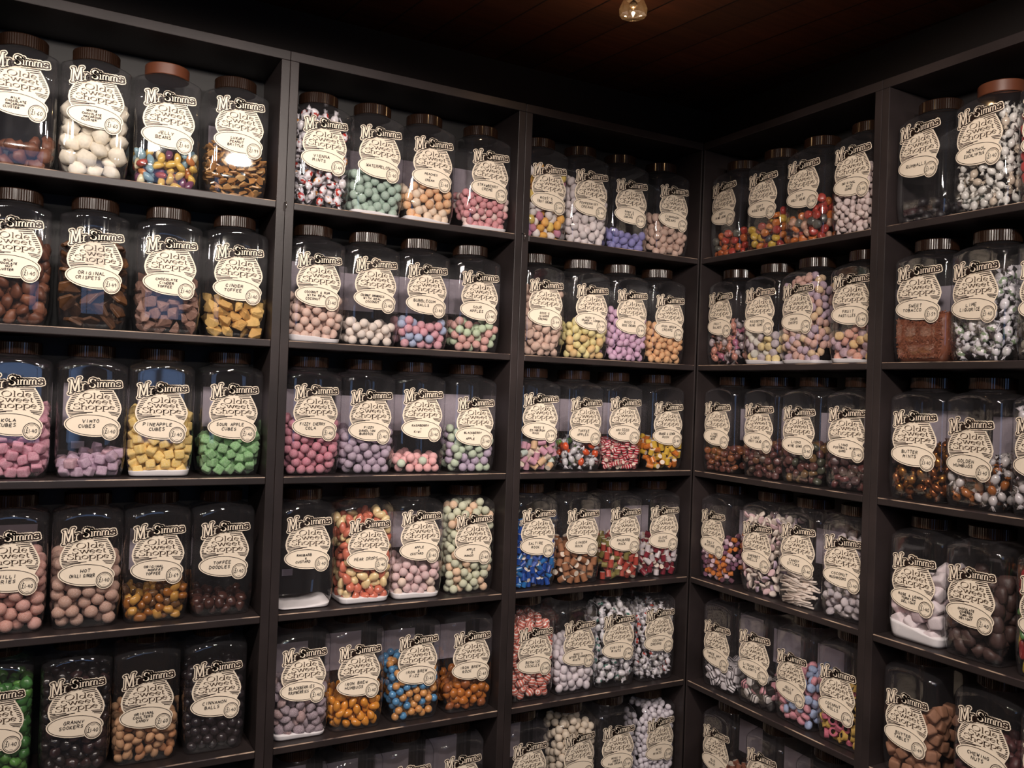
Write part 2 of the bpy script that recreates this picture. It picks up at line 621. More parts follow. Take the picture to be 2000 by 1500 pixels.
def roman(ch):
    """Serif letters as polylines in a box: x 0..1, baseline 0, x-height 1 (capitals and ascenders 1.5)."""
    if ch == 'O':
        return [arc(.5, .75, .46, .75, 0, 360, 22)]
    if ch == 'o':
        return [arc(.5, .5, .44, .5, 0, 360, 18)]
    if ch == 'S':
        return [[(x, y * 1.5) for x, y in SCURVE], [(.90, 1.40), (.90, 1.12)], [(.08, .1), (.08, .38)]]
    if ch == 's':
        return [SCURVE, [(.9, 1.0), (.9, .75)], [(.08, 0), (.08, .26)]]
    if ch == 'l':
        return [[(.5, 0), (.5, 1.55)], [(.15, 0), (.85, 0)], [(.2, 1.5), (.5, 1.55)]]
    if ch == 'd':
        return [arc(.40, .48, .36, .48, 0, 360, 18), [(.80, 0), (.80, 1.55)], [(.80, .02), (1.0, .04)], [(.6, 1.5), (.80, 1.55)]]
    if ch == 'e':
        return [[(.08, .52), (.92, .54)] + arc(.5, .5, .43, .5, 8, 322, 18)]
    if ch == 'w':
        return [[(.08, 1), (.30, 0), (.52, .92), (.74, 0), (.95, 1)], [(-.04, 1), (.22, 1)], [(.40, 1), (.62, 1)], [(.84, 1), (1.06, 1)]]
    if ch == 't':
        return [[(.40, 1.32), (.40, .2), (.52, .03), (.72, .03), (.86, .16)], [(.08, 1), (.84, 1)]]
    if ch == 'h':
        return [[(.16, 0), (.16, 1.55)], [(.16, .72), (.38, .96), (.62, .98), (.80, .80), (.82, 0)], [(0, 0), (.34, 0)], [(.64, 0), (1.0, 0)], [(0, 1.5), (.16, 1.55)]]
    if ch == 'p':
        return [[(.18, 1), (.18, -.5)], arc(.54, .5, .40, .5, 0, 360, 18), [(0, -.5), (.40, -.5)], [(0, .97), (.18, 1)]]
    if ch == 'M':
        return [[(.12, 0), (.18, 1.5)], [(.18, 1.5), (.50, .12), (.82, 1.5)], [(.82, 1.5), (.88, 0)], [(0, 0), (.28, 0)], [(.72, 0), (1.04, 0)], [(.02, 1.5), (.22, 1.5)], [(.80, 1.5), (1.0, 1.5)]]
    if ch == 'r':
        return [[(.30, 0), (.30, 1)], [(.30, .70), (.50, .95), (.74, 1.0), (.92, .86)], [(.06, 0), (.60, 0)], [(.08, .97), (.3, 1)]]
    if ch == 'i':
        return [[(.5, 0), (.5, 1)], [(.15, 0), (.85, 0)], [(.2, .97), (.5, 1)], [(.44, 1.38), (.56, 1.44)]]
    if ch == 'm':
        return [[(.10, 0), (.10, 1)], [(.10, .75), (.24, .96), (.40, .98), (.50, .82), (.50, 0)], [(.50, .75), (.64, .96), (.80, .98), (.90, .82), (.90, 0)],
                [(0, 0), (.20, 0)], [(.40, 0), (.60, 0)], [(.80, 0), (1.02, 0)], [(0, .98), (.10, 1)]]
    return []

def sticker_mesh():
    p = Print(smap)
    C, K = 0, 1
    hiveL = lambda y: np.interp(y, [395, 470, 560, 640, 740, 830, 900, 960], [600, 420, 372, 336, 322, 342, 385, 420])
    hiveR = lambda y: np.interp(y, [395, 430, 540, 650, 740, 830, 900, 960], [1150, 1178, 1238, 1288, 1306, 1286, 1248, 1220])
    cloudL = lambda y: np.interp(y, [420, 470, 520, 560, 620, 680, 730, 770], [640, 560, 530, 490, 470, 415, 400, 470])
    cloudR = lambda y: np.interp(y, [420, 470, 550, 600, 660, 720, 770], [980, 1100, 1112, 1160, 1172, 1236, 1210])
    ys = np.linspace(378, 950, 28)
    p.rows([(y, hiveL(y), hiveR(y)) for y in ys], 0, C)
    # engraved lines on the pot
    for y in np.arange(372, 775, 33):
        r0_, r1_ = cloudR(y) + 14, hiveR(y) - 30
        if y < 450:
            r0_ = 1000 - (450 - y) * 2.2 if y < 440 else r0_
        p.pen([(r0_, y + 6), ((r0_ + r1_) / 2, y), (r1_, y - 3)], 17, 1, K, False)
        if y > 455:
            l0, l1 = hiveL(y) + 32, cloudL(y) - 12
            p.pen([(l0, y - 3), ((l0 + l1) / 2, y), (l1, y + 6)], 17, 1, K, False)
    for (a, b_, y0, y1) in ((366, 640, 800, 782), (368, 790, 828, 800), (384, 690, 856, 818), (400, 560, 884, 850),
                            (1070, 1272, 792, 812), (1090, 1262, 818, 838), (1120, 1245, 842, 868)):
        p.pen([(a, y0), ((a + b_) / 2, (y0 + y1) / 2 - 4), (b_, y1)], 14, 1, K, False)
    # words
    def word(s, x, wds, base, xh, nx, ny, layer, mat, gap=0, slope=0.0, xs=None):
        for i, ch in enumerate(s):
            w_ = wds[i]
            for st in roman(ch):
                p.nib([(x + a * w_, base - b_ * xh + slope * (x + a * w_)) for a, b_ in st], nx, ny, layer, mat)
            x += w_ + gap
    word('Olde', 605, [165, 60, 122, 92], 546, 66, 9.5, 4.6, 2, 2, 13)
    word('Sweet', 540, [108, 168, 104, 104, 62], 642, 62, 9.5, 4.6, 2, 2, 10)
    word('Shoppe', 452, [122, 116, 116, 122, 122, 92], 746, 66, 9.5, 4.6, 2, 2, 7)
    # banner: letters on a dark ground with a cream edge
    letters = [('M', 372, 188, 462, 163, -.27), ('r', 572, 92, 400, 116, -.20), ('S', 716, 108, 347, 106, -.10), ('i', 836, 54, 331, 90, -.06),
               ('m', 894, 128, 326, 86, -.05), ('m', 1030, 134, 319, 84, -.05), ('s', 1166, 62, 312, 72, -.05)]
    letters[-1] = ('s', 1186, 80, 312, 80, -.04)
    strokes, weights = [], []
    for ch, x, w_, base, xh, sl in letters:
        for st in roman(ch):
            strokes.append([(x + a * w_, base - b_ * xh + sl * a * w_) for a, b_ in st])
            weights.append(1.3 if ch in 'MS' else 1.0)
    fill = [[(750, 215), (790, 325)], [(640, 330), (735, 300)], [(650, 372), (740, 335)], [(560, 395), (600, 380)], [(900, 270), (1270, 262)], [(900, 318), (1275, 300)], [(830, 300), (1000, 290)],
            [(420, 300), (560, 300)], [(440, 380), (540, 370)]]
    for st in strokes + fill:
        p.pen(st, 92, 3, C)
    for st in strokes:
        p.pen(st, 57, 4, K)
    for st in fill:
        p.pen(st, 60, 4, K)
    for st, bold in zip(strokes, weights):
        p.nib(st, 10.5 * bold, 5 * bold, 5, C)
    # name oval and price roundel
    p.ellipse(800, 1040, 497, 214, 2, C, .06, 40)
    p.ring(800, 1040, 468, 188, 11, 3, K, .06)
    p.ellipse(1112, 1156, 165, 168, 4, C)
    p.ring(1112, 1156, 140, 143, 13, 5, K)
    p.ring(1114, 1158, 118, 122, 7, 5, K)
    p.pen([(1080, 1062), (1144, 1062)], 5, 5, K, False)
    p.pen([(1085, 1252), (1140, 1252)], 5, 5, K, False)
    me = p.mesh('sticker', [MAT['cream'], MAT['ink'], MAT['brownink']])
    return me

HAND = {
    'A': [[(0, 0), (.5, 1), (1, 0)], [(.2, .4), (.8, .4)]], 'B': [[(0, 0), (0, 1), (.7, .95), (.75, .6), (.1, .52), (.9, .4), (.85, .05), (0, 0)]],
    'C': [[(.95, .85), (.5, 1), (.08, .6), (.15, .15), (.55, 0), (.95, .12)]], 'D': [[(0, 0), (0, 1), (.6, .95), (.95, .5), (.6, .05), (0, 0)]],
    'E': [[(.9, 1), (0, 1), (0, 0), (.9, 0)], [(0, .52), (.75, .52)]], 'F': [[(.9, 1), (0, 1), (0, 0)], [(0, .52), (.75, .52)]],
    'G': [[(.95, .85), (.5, 1), (.08, .6), (.12, .15), (.5, 0), (.95, .1), (.95, .45), (.6, .45)]], 'H': [[(0, 0), (0, 1)], [(.9, 0), (.9, 1)], [(0, .5), (.9, .5)]],
    'I': [[(.5, 0), (.5, 1)]], 'J': [[(.8, 1), (.8, .2), (.45, 0), (.05, .2)]], 'K': [[(0, 0), (0, 1)], [(.9, 1), (.02, .45), (.95, 0)]],
    'L': [[(.05, 1), (.05, 0), (.9, 0)]], 'M': [[(0, 0), (.1, 1), (.5, .3), (.9, 1), (1, 0)]], 'N': [[(0, 0), (0, 1), (.9, 0), (.9, 1)]],
    'O': [[(.5, 1), (.08, .7), (.08, .3), (.5, 0), (.92, .3), (.92, .7), (.5, 1)]], 'P': [[(0, 0), (0, 1), (.75, .95), (.85, .65), (.6, .48), (0, .48)]],
    'Q': [[(.5, 1), (.08, .7), (.08, .3), (.5, 0), (.92, .3), (.92, .7), (.5, 1)], [(.6, .3), (1, -.08)]],
    'R': [[(0, 0), (0, 1), (.75, .95), (.85, .65), (.6, .5), (0, .48)], [(.4, .48), (.95, 0)]],
    'S': [[(.9, .88), (.5, 1), (.1, .8), (.3, .55), (.75, .45), (.9, .2), (.5, 0), (.05, .12)]], 'T': [[(0, 1), (1, 1)], [(.5, 1), (.5, 0)]],
    'U': [[(0, 1), (.05, .2), (.45, 0), (.85, .2), (.9, 1)]], 'V': [[(0, 1), (.5, 0), (1, 1)]], 'W': [[(0, 1), (.2, 0), (.5, .7), (.8, 0), (1, 1)]],
    'X': [[(0, 0), (1, 1)], [(0, 1), (1, 0)]], 'Y': [[(0, 1), (.5, .5), (1, 1)], [(.5, .5), (.4, 0)]], 'Z': [[(0, 1), (1, 1), (0, 0), (1, 0)]],
    '0': [[(.5, 1), (.1, .6), (.2, .1), (.55, 0), (.9, .4), (.8, .9), (.5, 1)]], '1': [[(.5, 1), (.4, 0)]],
    '4': [[(.55, 1), (.05, .4), (.95, .45)], [(.75, .75), (.65, 0)]], '5': [[(.9, 1), (.3, 1), (.2, .55), (.7, .55), (.8, .15), (.1, 0)]],
    '6': [[(.8, 1), (.2, .5), (.15, .1), (.6, 0), (.85, .3), (.25, .4)]], '9': [[(.85, .7), (.4, 1), (.15, .7), (.5, .5), (.85, .7), (.7, 0)]],
    '.': [[(.4, .42), (.52, .42)]], '+': [[(.5, .2), (.5, .8)], [(.2, .5), (.8, .5)]], "'": [[(.5, 1.05), (.4, .8)]],
    '&': [[(.95, 0), (.3, .75), (.5, 1), (.65, .8), (.1, .3), (.35, 0), (.9, .4)]],
    '£': [[(.95, .85), (.6, 1.05), (.4, .7), (.45, .25), (0, -.05), (.4, .05), (1, -.05)], [(.1, .5), (.75, .5)]]}

def handwriting(lines, price, rnd):
    p = Print(smap)
    n = len(lines)
    lh = {0: 0, 1: 92, 2: 88, 3: 68, 4: 56}[n]
    top = 1010 - n * lh / 2 + (0 if n < 3 else 18)
    for i, s in enumerate(lines):
        yb = top + (i + 1) * lh - lh * .2
        hgt = lh * .66
        room = 560 if i < n - 1 or n < 2 else 440
        adv = min(66, room / max(len(s), 1), hgt * 1.05)
        x = 770 - adv * len(s) / 2 + rnd.uniform(-35, 15) - (40 if n > 2 and i == n - 1 else 0) - (40 if n == 2 and i == 1 else 0)
        x = max(x, 410)
        for ch in s:
            hh = hgt * rnd.uniform(.88, 1.08)
            dy = rnd.uniform(-4, 4)
            for st in HAND.get(ch, []):
                p.pen([(x + (a + .14 * b_) * adv * .74, yb + dy - b_ * hh) for a, b_ in st], 9.5, 6, 0, False)
            x += adv
    x, yb, adv, hgt = 1016, 1190, 50, 84
    for ch in price:
        a_ = adv * (.55 if ch in '1.' else 1.0)
        hh = hgt * (1.15 if ch == '£' else .8)
        for st in HAND.get(ch, []):
            p.pen([(x + (a + .12 * b_) * a_ * .8, yb - b_ * hh) for a, b_ in st], 9.5, 6, 0, ch == '.')
        x += a_ * .93
    return p.mesh('handwriting', [MAT['pen']])

JAR_ME = jar_mesh('jar_body')
JAR_ROUND = jar_mesh('jar_body', .0650, .0705, 16.0)
LID_ME = lid_mesh('lid', MAT['lid'])
LID_TAN = lid_mesh('lid', MAT['lid_light'], False)
STICK_ME = sticker_mesh()
bp = Print(lambda x, y: (x, y))
bp.rows([(.098 + .09 * k / 4, -.044, .044) for k in range(5)], 0, 0, 12)
BACK_ME = bpy.data.meshes.new('back_label')
BACK_ME.from_pydata(wrap(bp.v, .0004, False).tolist(), [], bp.f)
BACK_ME.materials.append(MAT['paper'])
bp = Print(lambda x, y: (x, y))
bp.rows([(.050 + .016 * k / 2, -.026, -.001) for k in range(3)], 0, 0, 5)
SCRAP_ME = bpy.data.meshes.new('scrap_label')
SCRAP_ME.from_pydata(wrap([(-x, y) for x, y in bp.v], .0004, False).tolist(), [], bp.f)
SCRAP_ME.materials.append(MAT['paper'])

PLACES = {
 'A11': [(-1.6783, 0.099, -2), (-1.5472, 0.093, 0), (-1.4112, 0.073, 0), (-1.2695, 0.086, 0)],
 'A12': [(-1.6769, 0.081, -4), (-1.5381, 0.072, 0), (-1.397, 0.072, 0), (-1.2597, 0.072, 0)],
 'A13': [(-1.6677, 0.075, 0), (-1.5339, 0.075, 4), (-1.3986, 0.07, -4), (-1.2591, 0.072, 0)],
 'A14': [(-1.6638, 0.075, 0), (-1.5294, 0.077, 0), (-1.3987, 0.077, 0), (-1.2664, 0.077, 0)],
 'A15': [(-1.679, 0.063, -1), (-1.539, 0.068, 0), (-1.4082, 0.066, 0), (-1.2716, 0.069, 0)],
 'A21': [(-1.085, 0.076, 0), (-0.9545, 0.079, 0), (-0.8211, 0.076, 0), (-0.6663, 0.072, 0)],
 'A22': [(-1.087, 0.072, 0), (-0.954, 0.076, 1), (-0.8231, 0.075, -1), (-0.6831, 0.071, 0)],
 'A23': [(-1.0838, 0.076, 1), (-0.9533, 0.069, 0), (-0.8228, 0.075, -1), (-0.6832, 0.059, 0)],
 'A24': [(-1.087, 0.083, -1), (-0.947, 0.071, 1), (-0.8161, 0.085, -1), (-0.6758, 0.072, 0)],
 'A25': [(-1.087, 0.079, 0), (-0.9565, 0.072, -1), (-0.8127, 0.08, 0), (-0.6697, 0.073, 0)],
 'A26': [(-1.0816, 0.07, 0), (-0.95, 0.07, 1), (-0.8191, 0.07, -1), (-0.6837, 0.07, 0)],
 'A31': [(-0.4947, 0.065, -1), (-0.3631, 0.069, -2), (-0.23, 0.064, -3), (-0.0856, 0.07, 0)],
 'A32': [(-0.4927, 0.07, 0), (-0.3498, 0.069, 0), (-0.2184, 0.067, 0), (-0.0868, 0.064, 0)],
 'A33': [(-0.4925, 0.074, -4), (-0.3586, 0.067, 2), (-0.2263, 0.071, -2), (-0.0792, 0.062, 0)],
 'A34': [(-0.4912, 0.078, 0), (-0.354, 0.073, 0), (-0.2154, 0.072, 0), (-0.0811, 0.072, 0)],
 'A35': [(-0.4877, 0.064, 0), (-0.3547, 0.068, 2), (-0.2224, 0.072, -2), (-0.0849, 0.076, 0)],
 'A36': [(-0.4931, 0.07, 0), (-0.345, 0.07, 4), (-0.2097, 0.07, -4), (-0.0741, 0.07, 4)],
 'B11': [(-0.0741, 0.08, -4), (-0.216, 0.076, 0), (-0.3523, 0.079, 0), (-0.4995, 0.081, 0)],
 'B12': [(-0.0741, 0.075, -4), (-0.217, 0.074, 2), (-0.3493, 0.073, -2), (-0.5035, 0.081, 4)],
 'B13': [(-0.0725, 0.067, 0), (-0.229, 0.067, 0), (-0.3636, 0.065, 0), (-0.5035, 0.068, 4)],
 'B14': [(-0.0741, 0.067, -4), (-0.2358, 0.059, 0), (-0.3683, 0.074, 4), (-0.5035, 0.069, 4)],
 'B15': [(-0.1, 0.055, 0), (-0.2349, 0.066, 4), (-0.3701, 0.05, -4), (-0.5041, 0.054, 0)],
 'B16': [(-0.1101, 0.07, 0), (-0.2774, 0.07, 0), (-0.4461, 0.07, 0)],
 'B21': [(-0.6774, 0.091, -4), (-0.8126, 0.087, -4), (-0.945, 0.078, 0)],
 'B22': [(-0.6783, 0.082, 4), (-0.8136, 0.075, -4), (-0.9498, 0.066, 0)],
 'B23': [(-0.6781, 0.066, 4), (-0.8133, 0.057, -4), (-0.9493, 0.065, 0)],
 'B24': [(-0.6903, 0.06, 1), (-0.8212, 0.059, -1), (-0.9673, 0.067, 0)],
 'B25': [(-0.685, 0.054, 0), (-0.8492, 0.075, 4), (-0.9845, 0.072, -4)],
}


# ---------------------------------------------------------------- loose packings, dropped ball by ball into a jar
def drop_packing(r, top, seed):
    g = np.random.default_rng(seed)
    nrm = np.array([(math.cos(k * math.pi / 4), math.sin(k * math.pi / 4)) for k in range(8)])
    face = np.array([A_, D_] * 4)
    lim = face - .0016 - r
    pts = np.zeros((0, 3))
    miss = 0
    while miss < 25:
        c = g.uniform(-A_ + r, A_ - r, (90, 2))
        e = lim - c @ nrm.T
        for k in range(0, 8, 2):                # let a share of the candidates lie against a wall
            sel = slice(10 * (k // 2), 10 * (k // 2) + 8)
            c[sel] += nrm[k] * e[sel, k][:, None]
        z = np.full(len(c), r + .0015)
        if len(pts):
            d2 = ((c[:, None, :] - pts[None, :, :2]) ** 2).sum(2)
            h = 4 * r * r - d2
            z = np.maximum(z, np.where(h > 0, pts[None, :, 2] + np.sqrt(np.maximum(h, 0)), 0).max(1))
        squeeze = np.interp(z, [0, .002, .009, .025, .048, .206, .219, .232, .241], [.86, .895, .925, .965, 1, 1, .88, .70, .55])
        room = face[None, :] * squeeze[:, None] - .0016 - r
        reach = np.max(c @ nrm.T - room, axis=1)
        z = np.where(reach > .000001, 9, z)
        z = np.where(z > top - r, 9, z)
        i = int(np.argmin(z))
        if z[i] > 1:
            miss += 1
            continue
        pts = np.vstack([pts, [c[i, 0], c[i, 1], z[i]]])
    return pts

PACK_R = {'a': .0078, 'b': .0090, 'c': .0102, 'd': .0122, 'e': .0150}

